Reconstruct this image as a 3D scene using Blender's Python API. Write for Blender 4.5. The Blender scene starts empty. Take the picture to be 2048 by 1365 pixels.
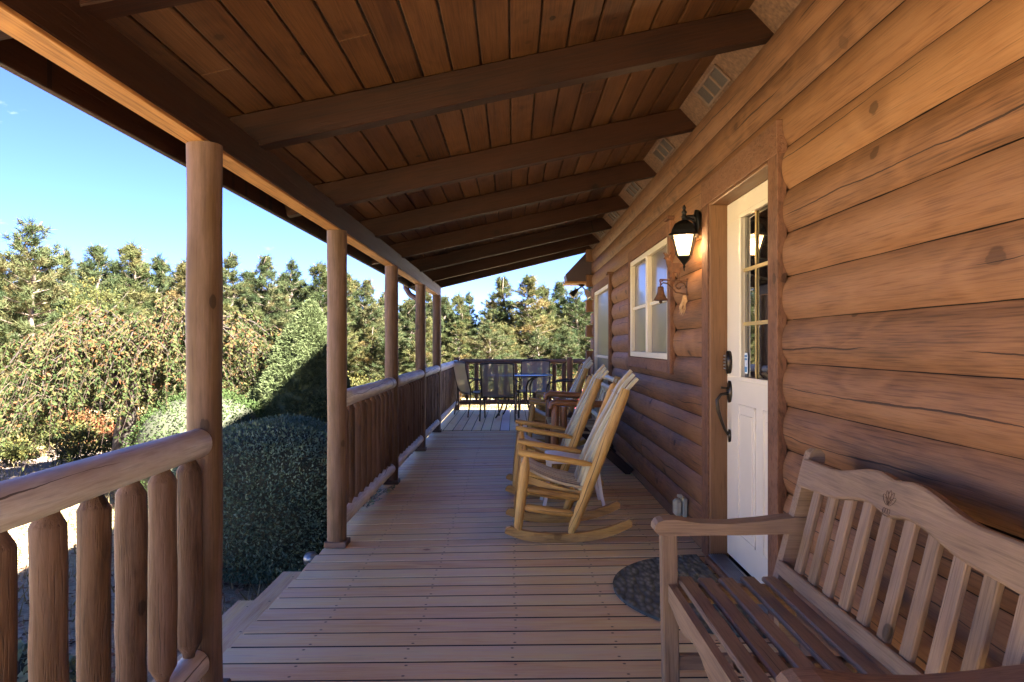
import bpy, bmesh, math, random
import numpy as np
from mathutils import Vector, Matrix
random.seed(7); RNG = np.random.default_rng(7)
R = math.radians
S = bpy.context.scene
COL = S.collection
# ------------------------------------------------------------------ camera
F = 1450.0; VX, VY = 1027.0, 690.0; CH = 1.2      # focal px (2048 wide frame), vanishing point, eye height
cd = bpy.data.cameras.new('camera'); cam = bpy.data.objects.new('camera', cd); COL.objects.link(cam)
cam.location = (0, 0, CH); cam.rotation_euler = (R(90), 0, 0)
cd.sensor_width = 36; cd.lens = F*36/2048
cd.shift_x = -(VX-1024)/2048; cd.shift_y = (VY-682.5)/2048
cd.clip_start = 0.05; cd.clip_end = 2000
S.camera = cam
# ------------------------------------------------------------------ sky, sun, exposure
SUN_EL = 42.0
SUN_DIR = Vector((math.cos(R(SUN_EL))*math.cos(R(-36)), math.cos(R(SUN_EL))*math.sin(R(-36)), math.sin(R(SUN_EL))))  # towards the sun: right and behind
w = bpy.data.worlds.new("World"); S.world = w; w.use_nodes = True
nt = w.node_tree; nt.nodes.clear()
wo = nt.nodes.new('ShaderNodeOutputWorld'); bg = nt.nodes.new('ShaderNodeBackground'); sk = nt.nodes.new('ShaderNodeTexSky')
sk.sky_type = 'NISHITA'; sk.sun_disc = False; sk.sun_elevation = R(SUN_EL)
sk.sun_rotation = math.atan2(SUN_DIR.x, SUN_DIR.y); sk.air_density = 0.5; sk.dust_density = 0.0; sk.ozone_density = 6.0; sk.altitude = 3000
# small fair-weather clouds low in the sky
tc = nt.nodes.new('ShaderNodeTexCoord'); mp = nt.nodes.new('ShaderNodeMapping'); mp.inputs['Scale'].default_value = (1, 1, 2.4)
nz = nt.nodes.new('ShaderNodeTexNoise'); nz.inputs['Scale'].default_value = 7.5; nz.inputs['Detail'].default_value = 9; nz.inputs['Roughness'].default_value = 0.58
cr = nt.nodes.new('ShaderNodeValToRGB'); cr.color_ramp.elements[0].position = 0.65; cr.color_ramp.elements[1].position = 0.78
cr.color_ramp.elements[1].color = (.75, .75, .75, 1)
mx = nt.nodes.new('ShaderNodeMixRGB'); mx.inputs[2].default_value = (2.6, 2.8, 3.0, 1)
nt.links.new(tc.outputs['Generated'], mp.inputs[0]); nt.links.new(mp.outputs[0], nz.inputs[0]); nt.links.new(nz.outputs['Fac'], cr.inputs[0])
tn = nt.nodes.new('ShaderNodeMixRGB'); tn.blend_type = 'MULTIPLY'; tn.inputs[0].default_value = 1; tn.inputs[2].default_value = (.58, .56, .70, 1)
nt.links.new(sk.outputs[0], tn.inputs[1]); nt.links.new(cr.outputs[0], mx.inputs[0]); nt.links.new(tn.outputs[0], mx.inputs[1]); nt.links.new(mx.outputs[0], bg.inputs[0])
nt.links.new(bg.outputs[0], wo.inputs[0]); bg.inputs[1].default_value = 0.05
sl = bpy.data.lights.new('sun', 'SUN'); sl.energy = 5.0; sl.angle = R(0.5); sl.color = (1, .93, .82)
sun = bpy.data.objects.new('sun', sl); COL.objects.link(sun)
sun.rotation_euler = SUN_DIR.to_track_quat('Z', 'Y').to_euler(); sun.location = (6, -6, 14)
S.view_settings.view_transform = 'Standard'; S.view_settings.look = 'None'; S.view_settings.gamma = 1
S.view_settings.exposure = 4.3
S.cycles.max_bounces = 10; S.cycles.diffuse_bounces = 6; S.cycles.transparent_max_bounces = 16

# ------------------------------------------------------------------ helpers
def at(x, y, Y):
    return Vector(((x-VX)*Y/F, Y, CH-(y-VY)*Y/F))
class MB:
    """collects pieces; every vertex carries grain coordinates (gc) and a per-piece random (rnd)"""
    def __init__(s): s.v = []; s.f = []; s.g = []; s.r = []; s.sm = []
    def add(s, vs, fs, gs, smooth=False, rnd=None):
        o = len(s.v); rnd = random.random() if rnd is None else rnd
        s.v += [tuple(v) for v in vs]; s.g += [tuple(g) for g in gs]; s.r += [rnd]*len(vs)
        s.f += [tuple(i+o for i in f) for f in fs]; s.sm += [smooth]*len(fs)
    def box(s, c, size, M=None, ch=None, rnd=None):
        sx, sy, sz = [a/2 for a in size]; m = min(sx, sy, sz)
        ch = min(0.004, m*0.35) if ch is None else ch
        L = max(range(3), key=lambda i: size[i]); o1, o2 = [i for i in range(3) if i != L]
        vs = []; idx = {}
        for ix in (-1, 1):
            for iy in (-1, 1):
                for iz in (-1, 1):
                    for a in range(3):
                        p = [ix*(sx-ch), iy*(sy-ch), iz*(sz-ch)]
                        sg = (ix, iy, iz)[a]; p[a] = sg*(sx, sy, sz)[a]
                        idx[(ix, iy, iz, a)] = len(vs); vs.append(p)
        fs = []
        for a in range(3):
            b, c2 = [(1, 2), (2, 0), (0, 1)][a]
            for sg in (-1, 1):
                q = []
                for (u, v) in ((-1, -1), (1, -1), (1, 1), (-1, 1)):
                    k = [0, 0, 0]; k[a] = sg; k[b] = u; k[c2] = v; q.append(idx[(k[0], k[1], k[2], a)])
                fs.append(q if sg > 0 else q[::-1])
        for a in range(3):            # edges parallel to axis a
            b, c2 = [(1, 2), (2, 0), (0, 1)][a]
            for u in (-1, 1):
                for v in (-1, 1):
                    k0 = [0, 0, 0]; k0[a] = -1; k0[b] = u; k0[c2] = v; k1 = list(k0); k1[a] = 1
                    q = [idx[(*k0, b)], idx[(*k1, b)], idx[(*k1, c2)], idx[(*k0, c2)]]
                    fs.append(q if u*v < 0 else q[::-1])
        for ix in (-1, 1):
            for iy in (-1, 1):
                for iz in (-1, 1):
                    q = [idx[(ix, iy, iz, 0)], idx[(ix, iy, iz, 1)], idx[(ix, iy, iz, 2)]]
                    fs.append(q if ix*iy*iz > 0 else q[::-1])
        gs = [(p[L], p[o1], p[o2]) for p in vs]
        c = Vector(c)
        if M is None: vv = [Vector(p)+c for p in vs]
        else: vv = [c+M@Vector(p) for p in vs]
        s.add(vv, fs, gs, False, rnd)
    def bar(s, a, b, w, h, up=(0, 0, 1), ch=None, rnd=None):
        """box from a to b, w across, h along up"""
        a = Vector(a); b = Vector(b); d = b-a; x = d.normalized(); y = Vector(up).cross(x).normalized(); z = x.cross(y)
        M = Matrix((x, y, z)).transposed()
        s.box((a+b)/2, (d.length, w, h), M, ch, rnd)
    def tube(s, pts, rad, n=10, cap=True, wob=0.0, sq=1.0, ref=(0, 0, 1), rnd=None, smooth=True):
        pts = [Vector(p) for p in pts]
        if not hasattr(rad, '__len__'): rad = [rad]*len(pts)
        vs = []; gs = []; d0 = None; L = 0; ref = Vector(ref)
        for i, p in enumerate(pts):
            t = (pts[min(i+1, len(pts)-1)]-pts[max(i-1, 0)]).normalized()
            if i: L += (pts[i]-pts[i-1]).length
            if d0 is None:
                if abs(t.dot(ref)) > .95: ref = Vector((1, 0, 0))
                d0 = (ref-t*ref.dot(t)).normalized()
            else: d0 = (d0-t*d0.dot(t)).normalized()
            e = t.cross(d0)
            for k in range(n):
                a = 2*math.pi*k/n; r = rad[i]*(1+wob*(random.random()-.5)*2)
                vs.append(p+d0*(math.cos(a)*r*sq)+e*(math.sin(a)*r)); gs.append((L, r*math.cos(a), r*math.sin(a)))
        fs = []
        for i in range(len(pts)-1):
            for k in range(n):
                k2 = (k+1) % n; fs.append((i*n+k, i*n+k2, (i+1)*n+k2, (i+1)*n+k))
        rnd = random.random() if rnd is None else rnd
        s.add(vs, fs, gs, smooth, rnd)
        if cap:
            for i, p in ((0, pts[0]), (len(pts)-1, pts[-1])):
                ring = [vs[i*n+k] for k in range(n)]; q = list(range(n))
                s.add(ring, [q[::-1] if i == 0 else q], [gs[i*n+k] for k in range(n)], False, rnd)
    def lathe(s, prof, c=(0, 0, 0), n=20, M=None, rnd=None, smooth=True, sx=1, sy=1, rot=0):
        vs = []; gs = []; c = Vector(c)
        for (r, z) in prof:
            for k in range(n):
                a = 2*math.pi*k/n+rot; p = Vector((r*math.cos(a)*sx, r*math.sin(a)*sy, z))
                vs.append(c+(M@p if M else p)); gs.append((z, p.x, p.y))
        fs = []
        for i in range(len(prof)-1):
            for k in range(n):
                k2 = (k+1) % n; fs.append((i*n+k, i*n+k2, (i+1)*n+k2, (i+1)*n+k))
        if prof[0][0] > 1e-5: fs.append(tuple(range(n))[::-1])
        if prof[-1][0] > 1e-5: fs.append(tuple((len(prof)-1)*n+k for k in range(n)))
        s.add(vs, fs, gs, smooth, rnd)
    def prism(s, out, M, th, rnd=None):
        """outline (u,v) extruded by th along local z of M (4x4)"""
        n = len(out)
        vs = [M@Vector((u, v, 0)) for u, v in out]+[M@Vector((u, v, th)) for u, v in out]
        gs = [(u, v, 0) for u, v in out]+[(u, v, th) for u, v in out]
        fs = [tuple(range(n))[::-1], tuple(range(n, 2*n))]
        fs += [(i, (i+1) % n, n+(i+1) % n, n+i) for i in range(n)]
        s.add(vs, fs, gs, False, rnd)
    def ribbon(s, pts, w, th, side, rnd=None):
        """flat curved slat along pts; side = width direction"""
        pts = [Vector(p) for p in pts]; side = Vector(side).normalized(); vs = []; gs = []; L = 0
        for i, p in enumerate(pts):
            t = (pts[min(i+1, len(pts)-1)]-pts[max(i-1, 0)]).normalized(); nn = side.cross(t).normalized()
            if i: L += (pts[i]-pts[i-1]).length
            for (u, v) in ((-1, -1), (1, -1), (1, 1), (-1, 1)):
                vs.append(p+side*(u*w/2)+nn*(v*th/2)); gs.append((L, u*w/2, v*th/2))
        fs = [(3, 2, 1, 0)]; m = len(pts)
        for i in range(m-1):
            for k in range(4): fs.append((i*4+k, i*4+(k+1) % 4, (i+1)*4+(k+1) % 4, (i+1)*4+k))
        fs.append(tuple((m-1)*4+k for k in range(4)))
        s.add(vs, fs, gs, False, rnd)
    def build(s, name, mat, parent=None, label=None, world=True, sharp=40):
        me = bpy.data.meshes.new(name)
        off = Vector((0, 0, 0))
        if parent is not None and world:
            p = parent
            while p is not None: off += p.location; p = p.parent
        me.from_pydata([(v[0]-off.x, v[1]-off.y, v[2]-off.z) for v in s.v], [], s.f)
        a = me.attributes.new('gc', 'FLOAT_VECTOR', 'POINT'); a.data.foreach_set('vector', np.array(s.g, dtype=np.float32).ravel())
        a = me.attributes.new('rnd', 'FLOAT', 'POINT'); a.data.foreach_set('value', np.array(s.r, dtype=np.float32))
        me.polygons.foreach_set('use_smooth', s.sm)
        me.materials.append(mat); me.validate(); me.update()
        o = bpy.data.objects.new(name, me); COL.objects.link(o)
        if parent is not None: o.parent = parent
        if label: o['label'] = label
        return o
def tag(o, label=None, cat=None, group=None, kind=None):
    if label: o['label'] = label
    if cat: o['category'] = cat
    if group: o['group'] = group
    if kind: o['kind'] = kind
    return o
def thing(name, label, cat, loc=(0, 0, 0), rz=0, group=None):
    o = bpy.data.objects.new(name, None); COL.objects.link(o); o.location = loc; o.rotation_euler = (0, 0, rz)
    o.empty_display_size = .1
    return tag(o, label, cat, group)
def copy_tree(o, parent=None):
    c = o.copy(); COL.objects.link(c); c.parent = parent
    for ch in [x for x in COL.objects if x.parent == o]: copy_tree(ch, c)
    return c

# ------------------------------------------------------------------ materials
def newmat(name):
    m = bpy.data.materials.new(name); m.use_nodes = True; n = m.node_tree.nodes; n.clear()
    o = n.new('ShaderNodeOutputMaterial'); b = n.new('ShaderNodeBsdfPrincipled'); m.node_tree.links.new(b.outputs[0], o.inputs[0])
    return m, m.node_tree, b, o
def N(t, typ, **kw):
    n = t.nodes.new(typ)
    for k, v in kw.items():
        if hasattr(n, k): setattr(n, k, v)
        else: n.inputs[k].default_value = v
    return n
def math_(t, op, a, b=None, c=None):
    n = t.nodes.new('ShaderNodeMath'); n.operation = op
    for i, v in enumerate((a, b, c)):
        if v is None: continue
        if isinstance(v, (int, float)): n.inputs[i].default_value = v
        else: t.links.new(v, n.inputs[i])
    return n.outputs[0]
def ramp(t, fac, stops):
    n = t.nodes.new('ShaderNodeValToRGB'); e = n.color_ramp.elements
    while len(e) < len(stops): e.new(.5)
    for i, (p, c) in enumerate(stops):
        e[i].position = p; e[i].color = (*c, 1) if len(c) == 3 else c
    t.links.new(fac, n.inputs[0]); return n.outputs[0]
def mix(t, fac, a, b, typ='MIX'):
    n = t.nodes.new('ShaderNodeMixRGB'); n.blend_type = typ
    for i, v in ((0, fac), (1, a), (2, b)):
        if isinstance(v, (int, float)): n.inputs[i].default_value = v
        elif isinstance(v, tuple): n.inputs[i].default_value = (*v, 1)
        else: t.links.new(v, n.inputs[i])
    return n.outputs[0]
def simple(name, col, rough=.6, metal=0, noise=0.12, nscale=12, bump=0.0, spec=.5):
    m, t, b, o = newmat(name)
    tcn = N(t, 'ShaderNodeTexCoord'); nn = N(t, 'ShaderNodeTexNoise', Scale=nscale, Detail=6)
    t.links.new(tcn.outputs['Object'], nn.inputs[0])
    d = tuple(c*(1-noise*2) for c in col); l = tuple(min(1, c*(1+noise)) for c in col)
    t.links.new(ramp(t, nn.outputs[0], [(.3, d), (.7, l)]), b.inputs['Base Color'])
    b.inputs['Roughness'].default_value = rough; b.inputs['Metallic'].default_value = metal; b.inputs['Specular IOR Level'].default_value = spec
    if bump:
        bp = N(t, 'ShaderNodeBump', Strength=bump, Distance=.01); t.links.new(nn.outputs[0], bp.inputs['Height']); t.links.new(bp.outputs[0], b.inputs['Normal'])
    return m
def wood(name, dark, mid, light, rough=.6, gl=1.6, gx=26, knots=.5, cracks=0.0, weather=None, wamt=.4, bump=.25, var=.35, spec=.3, nails=False, kdens=3.2):
    m, t, b, o = newmat(name)
    ga = N(t, 'ShaderNodeAttribute', attribute_name='gc'); ra = N(t, 'ShaderNodeAttribute', attribute_name='rnd')
    rnd = ra.outputs['Fac']
    off = t.nodes.new('ShaderNodeCombineXYZ'); t.links.new(math_(t, 'MULTIPLY', rnd, 37.3), off.inputs[0]); t.links.new(math_(t, 'MULTIPLY', rnd, 11.7), off.inputs[1]); t.links.new(math_(t, 'MULTIPLY', rnd, 5.1), off.inputs[2])
    base = t.nodes.new('ShaderNodeVectorMath'); base.operation = 'ADD'; t.links.new(ga.outputs['Vector'], base.inputs[0]); t.links.new(off.outputs[0], base.inputs[1])
    P = base.outputs[0]
    def mapd(sc):
        q = N(t, 'ShaderNodeMapping'); q.inputs['Scale'].default_value = sc; t.links.new(P, q.inputs[0]); return q.outputs[0]
    # knots
    vk = N(t, 'ShaderNodeTexVoronoi', Scale=1.0); vk.voronoi_dimensions = '2D'
    sx_ = t.nodes.new('ShaderNodeSeparateXYZ'); t.links.new(P, sx_.inputs[0]); cx_ = t.nodes.new('ShaderNodeCombineXYZ'); t.links.new(math_(t, 'MULTIPLY', sx_.outputs[0], kdens*.75), cx_.inputs[0]); t.links.new(math_(t, 'MULTIPLY', math_(t, 'ADD', sx_.outputs[1], math_(t, 'MULTIPLY', sx_.outputs[2], .93)), kdens), cx_.inputs[1]); t.links.new(cx_.outputs[0], vk.inputs['Vector'])
    sep = t.nodes.new('ShaderNodeSeparateColor'); t.links.new(vk.outputs['Color'], sep.inputs[0])
    keep = math_(t, 'LESS_THAN', sep.outputs[0], knots)
    kd = math_(t, 'ADD', vk.outputs['Distance'], math_(t, 'MULTIPLY', math_(t, 'SUBTRACT', 1.0, keep), 5.0))
    # grain warped round the knots
    gn = N(t, 'ShaderNodeTexNoise', Scale=1.0, Detail=9, Roughness=.68, Distortion=.35); t.links.new(mapd((gl, gx, gx)), gn.inputs[0])
    fn = N(t, 'ShaderNodeTexNoise', Scale=1.0, Detail=3, Roughness=.55); t.links.new(mapd((gl*3.0, gx*5.0, gx*5.0)), fn.inputs[0])
    big = N(t, 'ShaderNodeTexNoise', Scale=1.0, Detail=3, Roughness=.5); t.links.new(mapd((1.3, 5, 5)), big.inputs[0])
    ph = math_(t, 'ADD', math_(t, 'MULTIPLY', big.outputs[0], 26.0), math_(t, 'MULTIPLY', math_(t, 'MINIMUM', kd, .45), 22.0))
    rings = math_(t, 'MULTIPLY', math_(t, 'ADD', math_(t, 'SINE', ph), 1.0), .5)
    fac = math_(t, 'ADD', math_(t, 'ADD', math_(t, 'MULTIPLY', gn.outputs[0], .26), math_(t, 'MULTIPLY', fn.outputs[0], .50)), math_(t, 'ADD', math_(t, 'MULTIPLY', rings, .06), .025))
    fac = math_(t, 'ADD', fac, math_(t, 'MULTIPLY', math_(t, 'SUBTRACT', rnd, .5), var))
    col = ramp(t, fac, [(.26, dark), (.42, mid), (.60, light)])
    streak = ramp(t, fn.outputs[0], [(.56, (0, 0, 0)), (.70, (1, 1, 1))])
    col = mix(t, math_(t, 'MULTIPLY', streak, .5), col, tuple(c*.75 for c in dark))
    hgt = math_(t, 'SUBTRACT', gn.outputs[0], math_(t, 'MULTIPLY', streak, .5))
    if weather:
        wn = N(t, 'ShaderNodeTexNoise', Scale=1.0, Detail=10, Roughness=.72); t.links.new(mapd((1.3, 9, 9)), wn.inputs[0])
        col = mix(t, math_(t, 'MULTIPLY', ramp(t, wn.outputs[0], [(.42, (0, 0, 0)), (.64, (1, 1, 1))]), wamt), col, weather)
    if knots > 0:
        kn = math_(t, 'ADD', kd, math_(t, 'MULTIPLY', math_(t, 'SUBTRACT', gn.outputs[0], .5), .13))
        km = ramp(t, kn, [(.050, (1, 1, 1)), (.062, (0, 0, 0))])
        col = mix(t, math_(t, 'MULTIPLY', math_(t, 'MULTIPLY', km, math_(t, 'ADD', .45, sep.outputs[1])), .75), col, tuple(c*.35 for c in dark))
        halo = ramp(t, kn, [(.06, (1, 1, 1)), (.2, (0, 0, 0))])
        col = mix(t, math_(t, 'MULTIPLY', halo, .3), col, dark)
    if cracks > 0:
        sp = t.nodes.new('ShaderNodeSeparateXYZ'); t.links.new(ga.outputs['Vector'], sp.inputs[0])
        c1 = t.nodes.new('ShaderNodeCombineXYZ'); t.links.new(math_(t, 'ADD', sp.outputs[0], math_(t, 'MULTIPLY', rnd, 91)), c1.inputs[0])
        nn = N(t, 'ShaderNodeTexNoise', Scale=1.0, Detail=7, Roughness=.5); t.links.new(c1.outputs[0], nn.inputs[0])
        line = math_(t, 'ADD', math_(t, 'MULTIPLY', math_(t, 'SUBTRACT', nn.outputs[0], .5), .10), math_(t, 'MULTIPLY', math_(t, 'SUBTRACT', rnd, .5), .07))
        dd = math_(t, 'ABSOLUTE', math_(t, 'SUBTRACT', sp.outputs[1], line))
        c2 = t.nodes.new('ShaderNodeCombineXYZ'); t.links.new(math_(t, 'ADD', sp.outputs[0], math_(t, 'MULTIPLY', rnd, 53)), c2.inputs[0]); c2.inputs[1].default_value = 7
        n2 = N(t, 'ShaderNodeTexNoise', Scale=1.1, Detail=2); t.links.new(c2.outputs[0], n2.inputs[0])
        wd = math_(t, 'MULTIPLY', math_(t, 'MAXIMUM', math_(t, 'SUBTRACT', n2.outputs[0], .47), 0.0), .019*cracks)
        cm = math_(t, 'LESS_THAN', dd, wd)
        col = mix(t, math_(t, 'MULTIPLY', cm, .85), col, tuple(c*.18 for c in dark))
        hgt = math_(t, 'SUBTRACT', hgt, math_(t, 'MULTIPLY', cm, 1.5))
    if nails:
        sq_ = t.nodes.new('ShaderNodeSeparateXYZ'); t.links.new(ga.outputs['Vector'], sq_.inputs[0])
        ax = math_(t, 'PINGPONG', math_(t, 'ADD', sq_.outputs[0], math_(t, 'MULTIPLY', rnd, .02)), .205)
        ay = math_(t, 'ABSOLUTE', math_(t, 'SUBTRACT', math_(t, 'ABSOLUTE', sq_.outputs[1]), .043))
        nd = math_(t, 'SQRT', math_(t, 'ADD', math_(t, 'MULTIPLY', ax, ax), math_(t, 'MULTIPLY', ay, ay)))
        col = mix(t, math_(t, 'MULTIPLY', ramp(t, nd, [(.0045, (1, 1, 1)), (.0075, (0, 0, 0))]), .8), col, (.03, .02, .018))
        fl = N(t, 'ShaderNodeTexNoise', Scale=1.0, Detail=8, Roughness=.75); t.links.new(mapd((5, 42, 10)), fl.inputs[0])
        col = mix(t, math_(t, 'MULTIPLY', ramp(t, fl.outputs[0], [(.62, (0, 0, 0)), (.74, (1, 1, 1))]), .45), col, (.12, .08, .065))
    t.links.new(col, b.inputs['Base Color'])
    rr = math_(t, 'ADD', math_(t, 'MULTIPLY', gn.outputs[0], .3), rough-.15)
    t.links.new(rr, b.inputs['Roughness']); b.inputs['Specular IOR Level'].default_value = spec
    bp = N(t, 'ShaderNodeBump', Strength=bump, Distance=.006); t.links.new(hgt, bp.inputs['Height']); t.links.new(bp.outputs[0], b.inputs['Normal'])
    return m
def foliage(name, stops, trans=.3, rough=.65, spec=.08):
    m, t, b, o = newmat(name)
    a = N(t, 'ShaderNodeAttribute', attribute_name='tint'); oi = t.nodes.new('ShaderNodeObjectInfo')
    f = math_(t, 'ADD', a.outputs['Fac'], math_(t, 'MULTIPLY', math_(t, 'SUBTRACT', oi.outputs['Random'], .5), .22))
    c = ramp(t, f, stops); t.links.new(c, b.inputs['Base Color'])
    b.inputs['Roughness'].default_value = rough; b.inputs['Specular IOR Level'].default_value = spec
    tr = t.nodes.new('ShaderNodeBsdfTranslucent'); t.links.new(c, tr.inputs[0]); ms = t.nodes.new('ShaderNodeMixShader'); ms.inputs[0].default_value = trans
    t.links.new(b.outputs[0], ms.inputs[1]); t.links.new(tr.outputs[0], ms.inputs[2]); t.links.new(ms.outputs[0], o.inputs[0])
    return m

M_wall = wood('wall_log_wood', (0.094, 0.042, 0.017), (0.247, 0.113, 0.046), (0.352, 0.178, 0.078), rough=.62, gl=1.6, gx=34, knots=.6, cracks=1.0, weather=(.27, .17, .115), wamt=.15, var=.16, kdens=2.6)
M_ceil = wood('ceiling_board_wood', (0.036, 0.014, 0.006), (0.103, 0.041, 0.014), (0.176, 0.077, 0.027), rough=.6, gl=1.3, gx=30, knots=.5, weather=(.06, .026, .016), wamt=.2, var=.2, kdens=4)
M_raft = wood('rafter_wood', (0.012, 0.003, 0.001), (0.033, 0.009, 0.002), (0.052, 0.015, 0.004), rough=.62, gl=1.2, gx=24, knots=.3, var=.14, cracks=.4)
M_underside = wood('pale_underside_wood', (0.204, 0.088, 0.026), (0.469, 0.221, 0.065), (0.688, 0.357, 0.113), rough=.6, gl=1.2, gx=22, knots=.5, var=.1, cracks=.6)  # pale tone carries the ground bounce painted under the beam
M_post = wood('post_wood', (0.040, 0.020, 0.009), (0.101, 0.054, 0.024), (0.142, 0.083, 0.040), rough=.55, gl=1.3, gx=20, knots=.5, cracks=.9, weather=(.26, .16, .125), wamt=.5, var=.14)
M_bal = wood('baluster_wood', (0.034, 0.016, 0.007), (0.094, 0.048, 0.022), (0.149, 0.083, 0.043), rough=.65, gl=2.6, gx=24, knots=.3, cracks=.5, weather=(.24, .15, .11), wamt=.55, var=.25, bump=.7)
M_rail = wood('weathered_rail_wood', (0.297, 0.242, 0.205), (0.569, 0.532, 0.479), (0.782, 0.790, 0.753), rough=.5, gl=1.5, gx=16, knots=.4, cracks=.9, weather=(.30, .19, .14), wamt=.45, var=.1)
M_deck = wood('deck_board_paint', (0.575, 0.309, 0.140), (0.800, 0.607, 0.286), (0.800, 0.733, 0.384), rough=.5, gl=1.6, gx=48, knots=.12, weather=(.70, .54, .44), wamt=.5, var=.22, nails=True, spec=.22, kdens=3.4)
M_pale = wood('new_pale_board', (.45, .38, .36), (.60, .53, .51), (.70, .63, .60), rough=.5, knots=.1)
M_trim = wood('rough_trim_wood', (0.081, 0.037, 0.018), (0.196, 0.089, 0.045), (0.276, 0.142, 0.077), rough=.7, gl=9, gx=14, knots=.2, bump=.5, var=.1)
M_jamb = wood('door_jamb_wood', (0.087, 0.039, 0.014), (0.170, 0.079, 0.033), (0.243, 0.122, 0.053), rough=.45, knots=.1)
M_bench = wood('bench_wood', (0.125, 0.079, 0.045), (0.269, 0.178, 0.104), (0.415, 0.290, 0.179), rough=.62, gl=2.2, gx=30, knots=.15, weather=(.24, .155, .115), wamt=.6, var=.12, cracks=.25)
M_rock = wood('rocker_log_wood', (0.180, 0.084, 0.017), (0.539, 0.295, 0.068), (0.778, 0.494, 0.137), rough=.5, gl=3, gx=18, knots=.45, weather=(.42, .33, .23), wamt=.2, var=.25, cracks=.5)
M_slat = wood('worn_slat_wood', (0.314, 0.228, 0.109), (0.688, 0.563, 0.303), (0.800, 0.800, 0.510), rough=.42, gl=2, gx=20, knots=.2, weather=(.35, .31, .26), wamt=.5, var=.3, spec=.5)
M_log2 = wood('dark_log_bench_wood', (0.091, 0.033, 0.010), (0.312, 0.124, 0.039), (0.494, 0.221, 0.078), rough=.4, gl=2.2, gx=18, knots=.5, var=.2, spec=.5)
M_dark = wood('dark_brace_wood', (.03, .014, .008), (.075, .035, .018), (.12, .06, .03), rough=.6, knots=.1)
M_gap = simple('dark_gap', (.02, .014, .01), .9)
M_cream = simple('cream_door_paint', (.86, .77, .60), .42, noise=.03, nscale=3)
M_vinyl = simple('cream_window_vinyl', (.84, .75, .58), .45, noise=.03, nscale=3)
M_blackmetal = simple('black_cast_metal', (.02, .019, .017), .45, .6, bump=.1, nscale=60)
M_bronze = simple('aged_bronze', (.07, .055, .04), .35, .85)
M_rust = simple('rusty_iron', (.085, .036, .018), .8, .1, noise=.3, nscale=40, bump=.3)
M_brass = simple('brass_muntin', (.55, .40, .16), .4, .4, noise=.04)
M_plastic = simple('white_plastic', (.78, .76, .71), .35, noise=.03, nscale=3)
M_tan = simple('tan_frieze_texture', (.21, .115, .06), .85, noise=.22, nscale=55, bump=.5)
M_vent = simple('vent_frame_paint', (.20, .125, .08), .7, noise=.1)
M_ventm = simple('vent_mesh', (.09, .07, .055), .8, noise=.2, nscale=200)
M_alu = simple('sill_aluminium', (.24, .26, .27), .35, .8, noise=.1)
M_outlet = simple('outlet_beige_plastic', (.50, .47, .34), .45, noise=.05)
M_gutter = simple('brown_gutter_paint', (.075, .04, .04), .45, noise=.05)
M_roof = simple('roof_shingle', (.08, .07, .065), .9, noise=.3, nscale=14, bump=.4)
M_frame = simple('bronze_chair_frame', (.045, .034, .026), .45, .5)
M_floodw = simple('flood_lamp_paint', (.30, .26, .24), .5)
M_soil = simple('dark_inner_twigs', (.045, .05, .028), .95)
M_bark = simple('pine_bark', (.15, .115, .09), .9, noise=.35, nscale=16, bump=.6)
M_bark2 = simple('dark_bark', (.035, .026, .02), .9, noise=.3, nscale=20, bump=.5)
M_twig = simple('pinkish_twig', (.065, .038, .028), .8, noise=.2, nscale=10)
M_herb = simple('dried_sprig', (.42, .28, .15), .8, noise=.2, nscale=40)
def glassmat(name, tint, refl=.06, rough=.02):
    m, t, b, o = newmat(name)
    b.inputs['Base Color'].default_value = (*tint, 1); b.inputs['Roughness'].default_value = rough; b.inputs['Specular IOR Level'].default_value = .9
    b.inputs['Coat Weight'].default_value = 1; b.inputs['Coat Roughness'].default_value = 0.01
    nn = N(t, 'ShaderNodeTexNoise', Scale=2.2, Detail=2); bp = N(t, 'ShaderNodeBump', Strength=.02, Distance=.02); t.links.new(nn.outputs[0], bp.inputs['Height']); t.links.new(bp.outputs[0], b.inputs['Coat Normal'])
    return m
M_glass = glassmat('dark_door_glass', (.012, .010, .008))
M_wglass = glassmat('screened_window_glass', (.20, .165, .125), rough=.3)
M_wglass.node_tree.nodes['Principled BSDF'].inputs['Coat Weight'].default_value = .25
m, t, b, o = newmat('lit_lantern_glass'); b.inputs['Base Color'].default_value = (.9, .75, .5, 1); b.inputs['Roughness'].default_value = .4
b.inputs['Emission Color'].default_value = (1, .62, .28, 1); b.inputs['Emission Strength'].default_value = .45; M_lglass = m
m, t, b, o = newmat('lit_bulb'); b.inputs['Emission Color'].default_value = (1, .72, .4, 1); b.inputs['Emission Strength'].default_value = 4; M_bulb = m
# glass of the lantern lets the bulb shine through
t = M_lglass.node_tree; bb = [n for n in t.nodes if n.type == 'BSDF_PRINCIPLED'][0]; oo = [n for n in t.nodes if n.type == 'OUTPUT_MATERIAL'][0]
tr = t.nodes.new('ShaderNodeBsdfTransparent'); ms = t.nodes.new('ShaderNodeMixShader'); ms.inputs[0].default_value = .45
t.links.new(bb.outputs[0], ms.inputs[1]); t.links.new(tr.outputs[0], ms.inputs[2]); t.links.new(ms.outputs[0], oo.inputs[0])
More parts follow.
